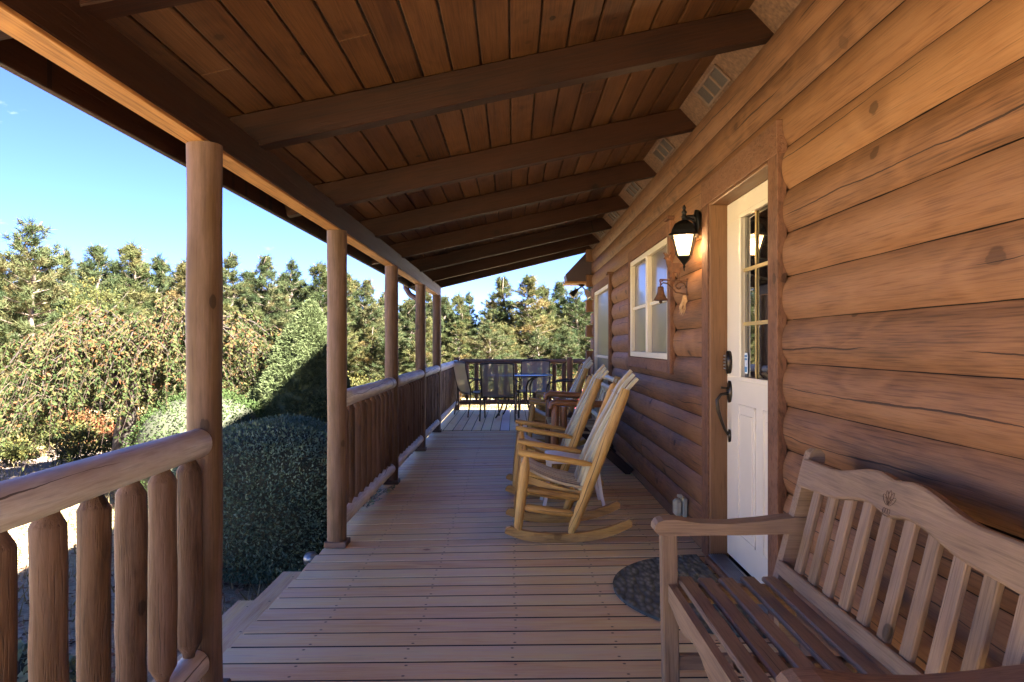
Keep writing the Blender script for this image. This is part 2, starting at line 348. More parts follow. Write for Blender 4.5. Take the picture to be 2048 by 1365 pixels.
# woven sling
m, t, b, o = newmat('sling_fabric'); b.inputs['Base Color'].default_value = (.30, .255, .20, 1); b.inputs['Roughness'].default_value = .6
tr = t.nodes.new('ShaderNodeBsdfTransparent'); ms = t.nodes.new('ShaderNodeMixShader'); ms.inputs[0].default_value = .22
t.links.new(b.outputs[0], ms.inputs[1]); t.links.new(tr.outputs[0], ms.inputs[2]); t.links.new(ms.outputs[0], o.inputs[0]); M_sling = m
m, t, b, o = newmat('table_glass'); b.inputs['Base Color'].default_value = (.16, .18, .22, 1); b.inputs['Roughness'].default_value = .12; b.inputs['Specular IOR Level'].default_value = .8; M_tglass = m
# braided mat
m, t, b, o = newmat('green_braided_mat'); tcn = N(t, 'ShaderNodeTexCoord'); wv = N(t, 'ShaderNodeTexVoronoi', Scale=34.0); wq = N(t, 'ShaderNodeMapping'); wq.inputs['Scale'].default_value = (1, .45, 1)
t.links.new(tcn.outputs['Object'], wq.inputs[0]); t.links.new(wq.outputs[0], wv.inputs['Vector'])
t.links.new(ramp(t, wv.outputs['Distance'], [(0, (.26, .265, .20)), (.6, (.09, .095, .072))]), b.inputs['Base Color']); b.inputs['Roughness'].default_value = .95
bp = N(t, 'ShaderNodeBump', Strength=1.0, Distance=.02); bp.invert = True; t.links.new(wv.outputs['Distance'], bp.inputs['Height']); t.links.new(bp.outputs[0], b.inputs['Normal']); M_mat = m

# ------------------------------------------------------------------ structure: deck
def skew(Y):                      # the boards are not laid quite square to the wall
    return float(np.interp(Y, [1.5, 2.8, 3.6, 4.3, 5.2, 6.5, 8.2, 10.1], [.012, .02, .04, .065, .10, .13, .12, .05]))
mb = MB(); md = MB(); Y = -1.6
XL, XR = -1.12, 1.16
while Y < 10.05:
    k0, k1 = skew(Y), skew(Y+.145)
    z = random.uniform(-.0016, .0016); g = random.uniform(.010, .014)
    a0 = Y+.145/2; L0 = Vector((XL-.005, a0-k0*1.12, -.019+z)); R0 = Vector((XR, a0+k1*1.12, -.019+z))
    end = random.uniform(-.006, .006); L0.x += end
    mb.bar(L0, R0, .145-g, .038, ch=.003)
    md.bar(L0+Vector((.01, .0725, .0015)), R0+Vector((0, .0725, .0015)), .018, .032, ch=.001)
    Y += .145
tag(md.build('deck_gap_strips', M_gap), kind='structure')  # dark strips filling the gaps between the boards
o = tag(mb.build('porch_deck', M_deck), kind='structure')
mb = MB(); md2 = MB(); X = -1.12; DEND = 13.42
for i in range(34):
    if abs(X-(-.186)) < .06: X += .133; continue
    mb.bar((X+.065, 10.17+.0, -.019), (X+.065, DEND, -.019), .1245, .038, ch=.003); md2.bar((X+.1315, 10.172, -.018), (X+.1315, DEND-.002, -.018), .012, .032, ch=.001); X += .133
o = tag(mb.build('open_deck', M_deck), kind='structure'); tag(md2.build('open_deck_gap_strips', M_gap), kind='structure')  # dark strips between the open deck boards
X = -1.12+.133*7
mb = MB(); mb.bar((X+.066, 10.172, -.0175), (X+.066, DEND-.003, -.0175), .126, .037); tag(mb.build('deck_board', M_pale, None), 'pale replacement plank in the brown deck under the patio table', 'plank')
mb = MB()
for j in range(-1, 14): mb.box((0.02, j*.98+.3, -.145), (2.2, .04, .2))
mb.box((-1.1, 4.25, -.15), (.038, 11.6, .215)); mb.box((-1.1, 11.8, -.15), (.038, 3.3, .215)); mb.box((1.3, DEND-.02, -.15), (4.7, .036, .215))
for (px, py) in ((-1.02, 2.4), (-1.02, 4.4), (-1.02, 6.4), (-1.02, 8.3), (-1.02, 10.1), (-1.02, 13.2), (1.0, 13.2), (3, 13.2)): mb.box((px, py, -.6), (.12, .12, .7))
tag(mb.build('deck_framing', M_dark), kind='structure')
# stairs
t_ = thing('porch_steps', 'two wide brown wooden porch steps beside the clipped round bush', 'steps', (-1.4, 3.4, -.55))
mb = MB(); mb.box((-1.262, 3.47, -.19), (.268, 1.84, .036)); mb.build('tread', M_deck, t_)
mb = MB(); mb.box((-1.53, 3.47, -.365), (.28, 1.84, .036)); mb.build('tread', M_deck, t_)
mb = MB(); mb.box((-1.385, 3.47, -.285), (.025, 1.78, .14)); mb.box((-1.66, 3.47, -.47), (.025, 1.78, .16)); mb.build('riser', M_deck, t_)

# ------------------------------------------------------------------ log house
house = thing('log_house', 'brown stained log cabin with rounded logs, cream door and steep roof on the right', 'house', (1.15, 3, -.6))
XS, BUL, PITCH, Z0 = 1.128, .028, .178, .056
YW0, YW1 = -1.3, 10.2  # unseen near end of house and porch, cut short to let light in
def log_piece(mb, z0, z1, y0, y1, bul=BUL, xs=XS, rnd=None):
    n = 11; prof = []
    for i in range(n):
        u = -1+2*i/(n-1); u = math.copysign(abs(u)**.82, u)
        prof.append((xs-bul*(1-abs(u)**2.3), (z0+z1)/2+u*(z1-z0)/2*.982))
    ny = max(2, int((y1-y0)/.25)); vs = []; gs = []
    wob = [random.uniform(-.0025, .0025) for _ in range(ny+1)]
    for j in range(ny+1):
        y = y0+(y1-y0)*j/ny
        for (x, z) in prof: vs.append((x+wob[j]*(x < xs-.01), y, z+wob[j]*.5)); gs.append((y, z-(z0+z1)/2, 0))
    fs = []
    for j in range(ny):
        for i in range(n-1): a = j*n+i; fs.append((a, a+1, a+n+1, a+n))
    rnd = random.random() if rnd is None else rnd
    mb.add(vs, fs, gs, True, rnd)
    for j, fl in ((0, False), (ny, True)):           # end caps with a body behind
        ring = [vs[j*n+i] for i in range(n)]; ring += [(xs+.05, ring[-1][1], ring[-1][2]), (xs+.05, ring[0][1], ring[0][2])]
        q = list(range(len(ring))); mb.add(ring, [q[::-1] if not fl else q], [(p[1], p[2]-(z0+z1)/2, 0) for p in ring], False, rnd)
mb = MB()
for k in range(-2, 14):
    z0 = Z0+PITCH*k; z1 = z0+PITCH; zc = (z0+z1)/2
    cuts = []
    if zc < 2.05: cuts.append((2.985, 4.145))
    if 1.1 < zc < 2.0: cuts.append((5.0, 6.86))
    if zc < 1.95: cuts.append((8.14, 9.86))
    y = YW0; segs = []
    for (c0, c1) in cuts: segs.append((y, c0)); y = c1
    segs.append((y, YW1))
    for (a, bq) in segs:
        bul = BUL*random.uniform(.94, 1.06)
        if bq-a > 3.6 and a > 3.5:
            j = random.uniform(a+1, bq-1); log_piece(mb, z0, z1, a, j-.0015, bul); log_piece(mb, z0, z1, j+.0015, bq, bul*.97)
        else: log_piece(mb, z0, z1, a, bq, bul)
wall = mb.build('wall', M_wall, house)
mb = MB()                                            # solid body behind the logs, openings left for the door
for (y0, y1, z0, z1) in ((YW0, 3.02, -.6, 2.9), (4.11, YW1-.02, -.6, 2.9), (3.02, 4.11, 2.02, 2.9), (3.02, 4.11, -.6, .0)):
    mb.box((1.27, (y0+y1)/2, (z0+z1)/2), (.24, y1-y0, z1-z0), ch=.001)
mb.build('wall_core', M_gap, house)
# dovetailed log ends at the far corner and far gable wall
mb = MB()
for k in range(-2, 14):
    z0 = Z0+PITCH*k
    if k % 2 == 0: mb.box((1.19, YW1+.10, z0+PITCH/2), (.17, .22, PITCH*.9), ch=.006)
    else: mb.box((1.075, YW1+.06, z0+PITCH/2), (.10, .14, PITCH*.94), ch=.006)
mb.build('corner_logs', M_wall, house)
mb = MB(); mb.box((4.3, YW1-.03, 1.2), (6.0, .1, 3.6)); mb.build('gable_wall', M_wall, house)
# main roof: steep gable above the porch
mb = MB()
ridge = (4.2, 8.1)
for sgn, x0, x1 in ((1, .55, 4.2), (-1, 7.85, 4.2)):
    p = [(x0, 2.86 if sgn > 0 else 2.3), (x1, 8.5), (x1, 8.35), (x0+.04*sgn, 2.70 if sgn > 0 else 2.2)]
    if sgn < 0: p = p[::-1]
    M4 = Matrix(((1, 0, 0, 0), (0, 0, 1, -1.7), (0, 1, 0, 0), (0, 0, 0, 1)))
    mb.prism(p, M4, 12.15)
mb.build('roof', M_roof, house)
mb = MB()
M4 = Matrix(((1, 0, 0, 0), (0, 0, 1, 0), (0, 1, 0, 0), (0, 0, 0, 1)))
for yy in (-1.25, YW1-.12): mb.prism([(1.3, -.6), (7.4, -.6), (7.4, 2.7), (4.2, 8.3), (1.3, 3.9)], Matrix.Translation((0, yy, 0))@M4, .09)
mb.box((7.35, 4.45, 1.0), (.1, 11.4, 3.2)); mb.build('upper_wall', M_wall, house)
# eave return box at the far corner
mb = MB(); e = [(.76, 2.10), (1.16, 2.10), (1.16, 2.60), (1.04, 2.52), (.74, 2.20)]
mb.prism(e, Matrix.Translation((0, 10.28, 0))@M4, .42); mb.build('eave_return', M_gutter, house)
mb = MB(); mb.box((.95, 10.49, 2.085), (.44, .46, .028)); mb.build('eave_soffit', M_underside, house)

# door: trim, jambs, leaf
mb = MB()
mb.box((1.10, 4.094, 1.06), (.042, .132, 2.10)); mb.build('door_trim', M_trim, house)
mb = MB(); mb.box((1.10, 3.022, 1.06), (.042, .11, 2.10)); mb.build('door_trim', M_trim, house)
mb = MB(); mb.box((1.0985, 3.565, 2.053), (.045, 1.2, .138), ch=.003); mb.build('door_trim', M_trim, house)
mb = MB()
mb.box((1.14, 4.022, 1.0), (.105, .03, 1.985)); mb.box((1.14, 3.09, 1.0), (.105, .03, 1.985)); mb.box((1.14, 3.556, 1.984), (.105, .9, .026)); mb.build('door_jamb', M_jamb, house)
door = thing('front_door', None, None, (0, 0, 0)); door.parent = house; door.location = Vector((1.18, 3.5, .05))-house.location
DX = 1.18; DY0, DY1 = 3.11, 4.006
mb = MB()     # leaf with an opening for the glass
gy0, gy1, gz0, gz1 = 3.19, 3.75, 1.03, 1.86
mb.box((DX+.022, (DY0+DY1)/2, (.05+gz0)/2), (.044, DY1-DY0, gz0-.05)); mb.box((DX+.022, (DY0+DY1)/2, (gz1+1.97)/2), (.044, DY1-DY0, 1.97-gz1))
mb.box((DX+.022, (gy1+DY1)/2, (gz0+gz1)/2), (.0435, DY1-gy1, gz1-gz0+.006)); mb.box((DX+.022, (DY0+gy0)/2, (gz0+gz1)/2), (.0435, gy0-DY0, gz1-gz0+.006))
for (a, bq) in ((3.53, 3.80), (3.15, 3.42)):   # raised lower panels
    for (y0, y1, z0, z1) in ((a, bq, .20, .212), (a, bq, .878, .89), (a, a+.012, .2, .89), (bq-.012, bq, .2, .89)): mb.box((DX-.002, (y0+y1)/2, (z0+z1)/2), (.008, y1-y0, z1-z0), ch=.002)
    mb.box((DX-.001, (a+bq)/2, .545), (.008, bq-a-.09, .59), ch=.003)
mb.build('door_leaf', M_cream, door)
mb = MB()
for (y0, y1, z0, z1) in ((gy0-.02, gy1+.02, gz1-.005, gz1+.02), (gy0-.02, gy1+.02, gz0-.02, gz0+.005), (gy1-.005, gy1+.02, gz0, gz1), (gy0-.02, gy0+.005, gz0, gz1)): mb.box((DX-.004, (y0+y1)/2, (z0+z1)/2), (.014, y1-y0, z1-z0), ch=.004)
mb.build('glazing_frame', M_cream, door)
mb = MB(); mb.box((DX+.02, (gy0+gy1)/2, (gz0+gz1)/2), (.006, gy1-gy0, gz1-gz0), ch=.001); mb.build('door_glass', M_glass, door)
mb = MB()
for yy in (3.377, 3.563): mb.box((DX+.012, yy, (gz0+gz1)/2), (.008, .010, gz1-gz0), ch=.001)
for zz in (1.307, 1.584): mb.box((DX+.0125, (gy0+gy1)/2, zz), (.007, gy1-gy0, .018), ch=.001)
mb.build('muntin', M_brass, door)
# keypad lock, handle set
mb = MB(); yk = 3.945
mb.lathe([(.0, -.022), (.034, -.018), (.036, 0), (.036, .012)], (DX-.008, yk, 1.105), 18, Matrix.Rotation(R(-90), 3, 'Y'), sx=1.75)
mb.build('lock_keypad', M_bronze, door)
mb = MB()
for i in range(5): mb.box((DX-.031, yk, 1.14-i*.017), (.006, .036, .008))
mb.build('keypad_buttons', M_alu, door)
mb = MB()
mb.lathe([(.0, -.014), (.032, -.01), (.034, .006)], (DX-.004, yk, .945), 16, Matrix.Rotation(R(-90), 3, 'Y'), sx=1.8)
mb.lathe([(.0, -.012), (.018, -.01), (.02, .006)], (DX-.004, yk, .705), 14, Matrix.Rotation(R(-90), 3, 'Y'), sx=1.8)
pts = [(DX-.012, yk, .935), (DX-.05, yk, .93), (DX-.072, yk, .90), (DX-.068, yk, .85), (DX-.05, yk, .79), (DX-.03, yk, .74), (DX-.012, yk, .71)]
mb.tube(pts, [.008, .008, .009, .010, .009, .008, .007], 8); mb.tube([(DX-.01, yk-.0, .962), (DX-.052, yk, .967)], .006, 6)
mb.build('door_handle', M_bronze, door)
# security decal, lower far corner of the glass
mb = MB(); c = (DX+.0135, 3.715, 1.105); oc = [(-.020, -.052), (.020, -.052), (.026, -.035), (.022, 0), (.026, .035), (.018, .055), (.006, .050), (0, .055), (-.006, .050), (-.018, .055), (-.026, .035), (-.022, 0), (-.026, -.035)]
M5 = Matrix(((0, 0, -1, c[0]), (1, 0, 0, c[1]), (0, 1, 0, c[2]), (0, 0, 0, 1)))
mb.prism(oc, M5, .002); mb.build('decal', simple('decal_white', (.75, .8, .82), .5), door)
M_dblue = simple('decal_blue', (.06, .22, .42), .5)
for (z0, z1) in ((-.045, -.018), (.016, .026), (.032, .042)):
    mb = MB(); mb.prism([(-.017, z0), (.017, z0), (.019, z1), (-.019, z1)], Matrix.Translation((-.002, 0, 0))@M5, .002); mb.build('decal_stripe', M_dblue, door)
mb = MB()
mb.box((1.115, 3.556, .018), (.115, .90, .034)); mb.build('threshold', M_trim, house)
mb = MB(); mb.box((1.122, 3.556, .040), (.092, .89, .010))
for i in range(7): mb.box((1.085+i*.011, 3.556, .0465), (.004, .885, .004), ch=.001)
mb.build('door_sill', M_alu, house)
# twin window
def window(name, y0, y1, z0, z1, twin=True, mz=None, label=None):
    wn = thing(name, label, None); wn.parent = house; wn.location = Vector((1.1, (y0+y1)/2, z0))-house.location
    t = .09
    mb = MB(); mb.box((1.098, y0-t/2, (z0+z1)/2+.0), (.04, t, z1-z0+.2)); mb.box((1.098, y1+t/2, (z0+z1)/2), (.04, t, z1-z0+.2))
    mb.box((1.0975, (y0+y1)/2, z1+t/2+.005), (.041, y1-y0-.004, t)); mb.box((1.0975, (y0+y1)/2, z0-t/2-.005), (.041, y1-y0-.004, t)); mb.box((1.092, y0-.05, z1+.11), (.075, .14, .02))
    mb.build('window_trim', M_trim, wn)
    fr = MB(); f = .045; ym = (y0+y1)/2
    fr.box((1.105, y0+f/2, (z0+z1)/2), (.04, f, z1-z0)); fr.box((1.105, y1-f/2, (z0+z1)/2), (.04, f, z1-z0))
    fr.box((1.1052, ym, z1-f/2), (.0395, y1-y0-2*f, f)); fr.box((1.1052, ym, z0+f/2), (.0395, y1-y0-2*f, f))
    if twin: fr.box((1.104, ym, (z0+z1)/2), (.042, .075, z1-z0-2*f))
    mz = (z0+z1)/2 if mz is None else mz
    fr.box((1.116, ym, mz), (.024, y1-y0-2*f-.002, .03))
    fr.build('window_frame', M_vinyl, wn)
    for (a, bq) in (((y0+f, ym-.0375), (ym+.0375, y1-f)) if twin else ((y0+f, y1-f),)):
        g = MB(); g.box((1.125, (a+bq)/2, (z0+z1)/2), (.006, bq-a, z1-z0-2*f), ch=.001); g.build('window_pane', M_wglass, wn)
    return wn
window('window', 5.09, 6.74, 1.095, 1.965, label='twin double hung window with cream frames beside the lantern')
window('glass_door', 8.28, 9.72, .10, 1.90, twin=False, mz=1.05, label='tall full-glass door at the far end of the wall')
# ------------------------------------------------------------------ porch roof
proof = thing('porch_roof', 'dark stained plank porch roof on heavy rafters and round posts', 'porch roof', (-1.05, 5, 0))
def zr(x): return 2.004+.248*(x+1.03)                # underside of the rafters
CD = .146
CW = .1235; ang = math.atan(.248)
X = -1.335; i = 0
mb = MB()
while X < 1.16:
    xm = X+CW*math.cos(ang)/2; y = -1.75
    Mr = Matrix.Rotation(-ang, 3, 'Y')
    while y < 10.42:
        L = random.choice((2.44, 3.05, 3.66, 4.27)); y2 = min(y+L, 10.42)
        mb.box((xm, (y+y2)/2, zr(xm)+CD+.010), (CW-.008, y2-y-.002, .02), Mr, ch=.004); y = y2
    X += CW*math.cos(ang)
mb.build('ceiling', M_ceil, proof)
mb = MB(); x0, x1 = -1.36, 1.6
M4r = Matrix(((1, 0, 0, 0), (0, 0, 1, -1.8), (0, 1, 0, 0), (0, 0, 0, 1)))
mb.prism([(x0, zr(x0)+CD+.022), (x1, zr(x1)+CD+.022), (x1, zr(x1)+CD+.06), (x0, zr(x0)+CD+.06)], M4r, 12.25); mb.build('roof_covering', M_roof, proof)
raf = [(-1.66, .1), (-.61, .2), (.60, .2), (1.81, .2), (3.02, .22), (4.272, .30), (5.487, .33), (6.767, .40), (8.06, .36), (9.30, .28), (10.33, .06)]
for (yf, dk) in raf:
    mb = MB(); yl = yf-.045; k = dk/2.16
    a = Vector((-1.318, yl-k*.29, zr(-1.318)+CD/2-.001)); bq = Vector((1.24, yl+dk+k*.1, zr(1.24)+CD/2-.001))
    mb.bar(a, bq, .088, CD*math.cos(ang)-.004, ch=.004); mb.build('rafter', M_raft, proof)
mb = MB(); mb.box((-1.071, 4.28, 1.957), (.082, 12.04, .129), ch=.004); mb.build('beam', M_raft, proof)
mb = MB(); mb.box((-1.071, 4.28, 1.886), (.079, 12.03, .012), ch=.002); mb.build('beam_bounce_board', M_underside, proof)  # added thin board; bounce light on the beam's underside put into its colour
mb = MB(); mb.box((-1.338, 4.33, 2.005), (.028, 12.24, .15), ch=.003); mb.build('fascia', M_raft, proof)
mb = MB()
mb.prism([(-1.353, 2.12), (-1.353, 2.015), (-1.43, 2.015), (-1.475, 2.07), (-1.475, 2.125), (-1.465, 2.125), (-1.465, 2.075), (-1.425, 2.027), (-1.363, 2.027), (-1.363, 2.12)], M4r, 12.2); mb.build('gutter', M_gutter, proof)
mb = MB()
mb.tube([(-1.42, 9.55, 2.02), (-1.42, 9.55, 1.95), (-1.36, 9.50, 1.86), (-1.23, 9.44, 1.78), (-1.185, 9.42, 1.68), (-1.185, 9.42, .3), (-1.185, 9.42, -.45)], .036, 10); 
for zz in (1.55, .9): mb.box((-1.175, 9.42, zz), (.095, .085, .03))
mb.build('downspout', M_gutter, proof)
# frieze panels and vents between the rafters
for j in range(len(raf)-1):
    y0 = raf[j][0]+raf[j][1]+.01; y1 = raf[j+1][0]+raf[j+1][1]-.10
    if y0 < -2: continue
    mb = MB(); a = Vector((1.022, 0, zr(1.022)+CD-.002)); bq = Vector((1.135, 0, 2.546)); 
    d = (bq-a).normalized(); nn = Vector((-d.z, 0, d.x)); nn = nn if nn.x < 0 else -nn
    c = (a+bq)/2+Vector((0, (y0+y1)/2, 0)); Mx = Matrix((d, Vector((0, 1, 0)), d.cross(Vector((0, 1, 0))))).transposed()
    mb.box(c-nn*.011, ((bq-a).length+.02, y1-y0+.02, .02), Mx, ch=.002); pan = mb.build('frieze_panel', M_tan, proof)
    if y1-y0 > .6:
        yc = (y0+y1)/2+.06; cc = (a+bq)/2+Vector((0, yc, 0)); L = .40; H = .105
        mb = MB(); q = cc+nn*.006
        mb.box(q-nn*.004, (H-.01, L-.01, .004), Mx, ch=.001); mb.build('vent_mesh', M_ventm, pan)
        mb = MB()
        for yy in (-L/2, -L/6, L/6, L/2): mb.box(q+Vector((0, yy, 0))+nn*.002, (H+.012, .014, .010), Mx, ch=.002)
        for s_ in (-1, 1): mb.box(q+d*(s_*H/2)+nn*.0022, (.014, L+.014, .0095), Mx, ch=.002)
        mb.build('vent_frame', M_vent, pan)
# round posts on plinths
PX = -1.055
posts = [-1.15, .66, 2.475, 4.335, 6.27, 8.22, 9.98]
for py in posts:
    mb = MB(); n = 14
    rr = [.058+.0015*math.sin(k*1.3+py) for k in range(n)]
    mb.tube([(PX+.001*math.sin(k+py), py, .034+(1.881-.034)*k/(n-1)) for k in range(n)], rr, 22, wob=.008, ref=(1, 0, 0))
    p = mb.build('post', M_post, proof)
    mb = MB(); mb.box((-1.052, py, .0175), (.128, .128, .034)); mb.build('plinth', M_post, p)

# ------------------------------------------------------------------ railings
def baluster(mb, x, y, z0=.185, z1=.832):
    r = random.uniform(.037, .043)
    zz = [z0, z0+.012, z0+.045, z0+.05]+[z0+.05+(z1-z0-.10)*k/6 for k in range(1, 6)]+[z1-.045, z1-.040, z1-.008, z1]
    rr = [r*.45, r*.5, r*.97, r]+[r*random.uniform(.96, 1.04) for _ in range(5)]+[r, r*.97, r*.52, r*.45]
    mb.tube([(x+random.uniform(-.001, .001), y, z) for z in zz], rr, 14, wob=.03, ref=(1, 0, 0))
def rail_log(mb, a, b, r0, r1, n=12, wob=.012):
    a = Vector(a); b = Vector(b)
    pts = [a.lerp(b, k/n) for k in range(n+1)]; rr = [r0+(r1-r0)*k/n for k in range(n+1)]
    ends0 = [a, a+(b-a).normalized()*.018]; ends1 = [b-(b-a).normalized()*.018, b]
    P = [ends0[0], ends0[1]]+pts[1:-1]+[ends1[0], ends1[1]]; RR = [r0*.78, r0]+rr[1:-1]+[r1, r1*.78]
    P = [p+Vector((0, 0, random.uniform(-.002, .002))) for p in P]
    mb.tube(P, RR, 22, wob=wob)
def railing(label, y0, y1, sp=.178, first=None, rm=M_rail, top=True):
    t = thing('porch_railing', label, 'railing', (PX, (y0+y1)/2, 0), 0, 'log railings round the porch')
    mb = MB(); rail_log(mb, (PX+.008, y0, .868), (PX+.008, y1, .872), .053, .048); mb.build('top_rail', rm, t)
    mb = MB(); rail_log(mb, (PX, y0, .14), (PX, y1, .14), .048, .046); mb.build('bottom_rail', M_rail, t)
    y = first if first else y0+.09
    while y < y1-.05:
        mb = MB(); baluster(mb, PX, y); mb.build('baluster', M_bal, t); y += sp
    return t
railing('nearest log railing, its thick smooth top rail crossing the lower left', .70, 2.425, first=.70+.055)
railing('log railing from the first post behind the bush to the next post', 4.39, 6.215)
railing('short log railing directly left of the rocking chairs, third one along', 6.325, 8.165)
railing('log railing between the last two round posts, by the downspout', 8.275, 9.925)
railing('log railing along the open deck beyond the last round post', 10.035, 13.22)
# far railing
def farrail(label, x0, x1, inset=0):
    t = thing('porch_railing', label, 'railing', ((x0+x1)/2, 13.3, 0), 0, 'log railings round the porch')
    mb = MB(); rail_log(mb, (x0, 13.3, .895), (x1, 13.3, .895), .045, .043, 10); mb.build('top_rail', M_bal, t)
    mb = MB(); rail_log(mb, (x0, 13.3, .15), (x1, 13.3, .15), .043, .045, 10); mb.build('bottom_rail', M_bal, t)
    x = x0+.13
    while x < x1-.04:
        mb = MB(); baluster(mb, x, 13.3, .185, .86); mb.build('baluster', M_bal, t); x += .178
farrail('far end log railing behind the patio table', -.985, .97)
farrail('far right stretch of railing past the square post by the cabin corner', 1.09, 3.0)
for (x, lb) in ((-1.04, 'square wooden post at the far left corner of the railing'), (1.03, 'square wooden post in the far railing near the cabin corner')):
    mb = MB(); mb.box((x, 13.3, .485), (.1, .1, .97)); tag(mb.build('railing_post', M_bal), lb, 'post')

# ------------------------------------------------------------------ wall lantern
lan = thing('wall_lantern', 'black carriage lantern glowing warm on the log wall beside the door', 'lantern', (1.01, 4.27, 1.66))
c = Vector((1.005, 4.27, 0))
mb = MB(); mb.lathe([(.0, -.018), (.045, -.014), (.052, 0), (.052, .016)], (1.085, 4.27, 1.915), 20, Matrix.Rotation(R(-90), 3, 'Y'), sx=1.55); mb.build('back_plate', M_blackmetal, lan)
mb = MB(); mb.tube([(1.085, 4.27, 1.93), (1.06, 4.27, 1.955), (1.03, 4.27, 1.955), (1.005, 4.27, 1.945)], [.022, .012, .010, .012], 8)
mb.tube([(1.085, 4.27, 1.90), (1.07, 4.27, 1.925), (1.04, 4.27, 1.942), (1.01, 4.27, 1.94)], [.012, .010, .008, .008], 8); mb.build('lantern_arm', M_blackmetal, lan)
mb = MB(); sq = math.pi/4-.3
mb.lathe([(.118, 1.838), (.115, 1.845), (.098, 1.852), (.092, 1.872), (.072, 1.905), (.04, 1.925), (.02, 1.932), (.018, 1.945)], c, 4, smooth=False, rot=sq)
mb.lathe([(.01, 1.94), (.02, 1.952), (.012, 1.962), (.012, 1.975), (.018, 1.98), (.009, 1.99), (.008, 2.0), (.013, 2.004), (.004, 2.022), (.0, 2.024)], c, 10); mb.build('lantern_roof', M_blackmetal, lan)
mb = MB()
for k in range(4):
    a = sq+k*math.pi/2; mb.bar(c+Vector((.088*math.cos(a), .088*math.sin(a), 1.84)), c+Vector((.05*math.cos(a), .05*math.sin(a), 1.722)), .010, .010)
mb.lathe([(.0, 1.63), (.006, 1.64), (.004, 1.65), (.012, 1.66), (.007, 1.668), (.012, 1.675), (.03, 1.692), (.054, 1.715), (.056, 1.724)], c, 4, smooth=False, rot=sq)
mb.build('lantern_cage', M_blackmetal, lan)
mb = MB(); mb.lathe([(.046, 1.725), (.082, 1.838)], c, 4, smooth=False, rot=sq)
mb.f = [f for f in mb.f if len(f) == 4 and set(f) not in ({0, 1, 2, 3}, {4, 5, 6, 7})]; mb.sm = [False]*len(mb.f); mb.build('lantern_glass', M_lglass, lan)
mb = MB(); mb.lathe([(.0, 1.735), (.012, 1.74), (.014, 1.765), (.024, 1.785), (.024, 1.80), (.0, 1.83)], c, 12); mb.build('bulb', M_bulb, lan)

ll = bpy.data.lights.new('lantern_light', 'POINT'); ll.energy = 3.2; ll.color = (1, .62, .30); ll.shadow_soft_size = .03
lo = bpy.data.objects.new('lantern_light', ll); COL.objects.link(lo); lo.parent = lan; lo.location = Vector((1.005, 4.27, 1.79))-lan.location
# ------------------------------------------------------------------ bell on a bracket with a deer
bel = thing('bell_bracket', 'rusty iron wall bell hanging from a scrolled bracket with a deer on top', 'bell', (1.02, 4.6, 1.45))
def bp(x, y): # crop pixels (764 px crop of 140 px starting at 1280,400) -> world X,Z at Y=4.6
    px = 1280+x*.18325; py = 400+y*.18325; q = at(px, py, 4.6); return (q.x, q.z)
deer = [(258, 640), (275, 622), (268, 604), (252, 580), (262, 574), (278, 596), (284, 572), (296, 598), (312, 604), (330, 574), (340, 582), (322, 612), (312, 628), (330, 660), (345, 690), (420, 690), (462, 702), (480, 738), (462, 775), (440, 796), (428, 835), (436, 872), (415, 872), (402, 835), (400, 800), (366, 792), (352, 805), (346, 835), (352, 870), (328, 870), (324, 825), (312, 780), (298, 740), (288, 690), (280, 655)]
Mxz = Matrix(((1, 0, 0, 0), (0, 0, 1, 4.593), (0, 1, 0, 0), (0, 0, 0, 1)))
mb = MB(); mb.prism([bp(*p) for p in deer][::-1], Mxz, .014); mb.build('deer_figure', M_rust, bel)
mb = MB()
def P3(x, y, yy=4.6): q = bp(x, y); return (q[0], yy, q[1])
mb.bar(P3(215, 872), P3(518, 884), .016, .010); mb.bar(P3(517, 858), P3(517, 1046), .022, .010, up=(1, 0, 0))
cx, cy = 432, 950; sp = [P3(cx+(12+k*3.1)*math.cos(k*.33+.5), cy+(12+k*3.1)*math.sin(k*.33+.5)*.95) for k in range(0, 19)]
mb.tube(sp, .0045, 7); mb.tube([P3(500, 1030), P3(440, 1020), P3(390, 1010), P3(350, 960), P3(300, 915), P3(255, 905), P3(228, 925), P3(228, 893), P3(250, 885)], .0045, 7)
mb.tube([P3(230, 870), P3(215, 885), P3(222, 905), P3(238, 930)], .004, 6); mb.build('bracket', M_rust, bel)
q0 = bp(225, 945); mb = MB()
mb.lathe([(.0, .0), (.014, -.001), (.019, -.008), (.021, -.03), (.025, -.05), (.033, -.067), (.044, -.084), (.046, -.09), (.043, -.09), (.03, -.07), (.018, -.02), (.0, -.012)], (q0[0], 4.6, q0[1]), 20)
mb.lathe([(.004, .02), (.006, .01), (.004, .0)], (q0[0], 4.6, q0[1]), 8); mb.build('bell_cup', M_rust, bel)
mb = MB(); mb.lathe([(.0, -.11), (.009, -.105), (.011, -.097), (.004, -.088), (.003, -.02)], (q0[0], 4.6, q0[1]), 10); mb.build('clapper', M_rust, bel)
mb = MB()
for k in range(9):
    x0 = random.uniform(470, 500); mb.tube([P3(x0, 1045), P3(x0+random.uniform(-15, 12), 1110, 4.6+random.uniform(-.01, .01)), P3(x0+random.uniform(-48, 20), 1185+random.uniform(-20, 20), 4.6+random.uniform(-.012, .012)), P3(x0+random.uniform(-75, 18), 1275+random.uniform(-50, 15), 4.6+random.uniform(-.015, .015))], [.004, .006, .004, .001], 6)
tag(mb.build('dried_sprig', M_herb), 'dried tan plant sprig hanging on the log wall under the bell bracket', 'dried sprig')
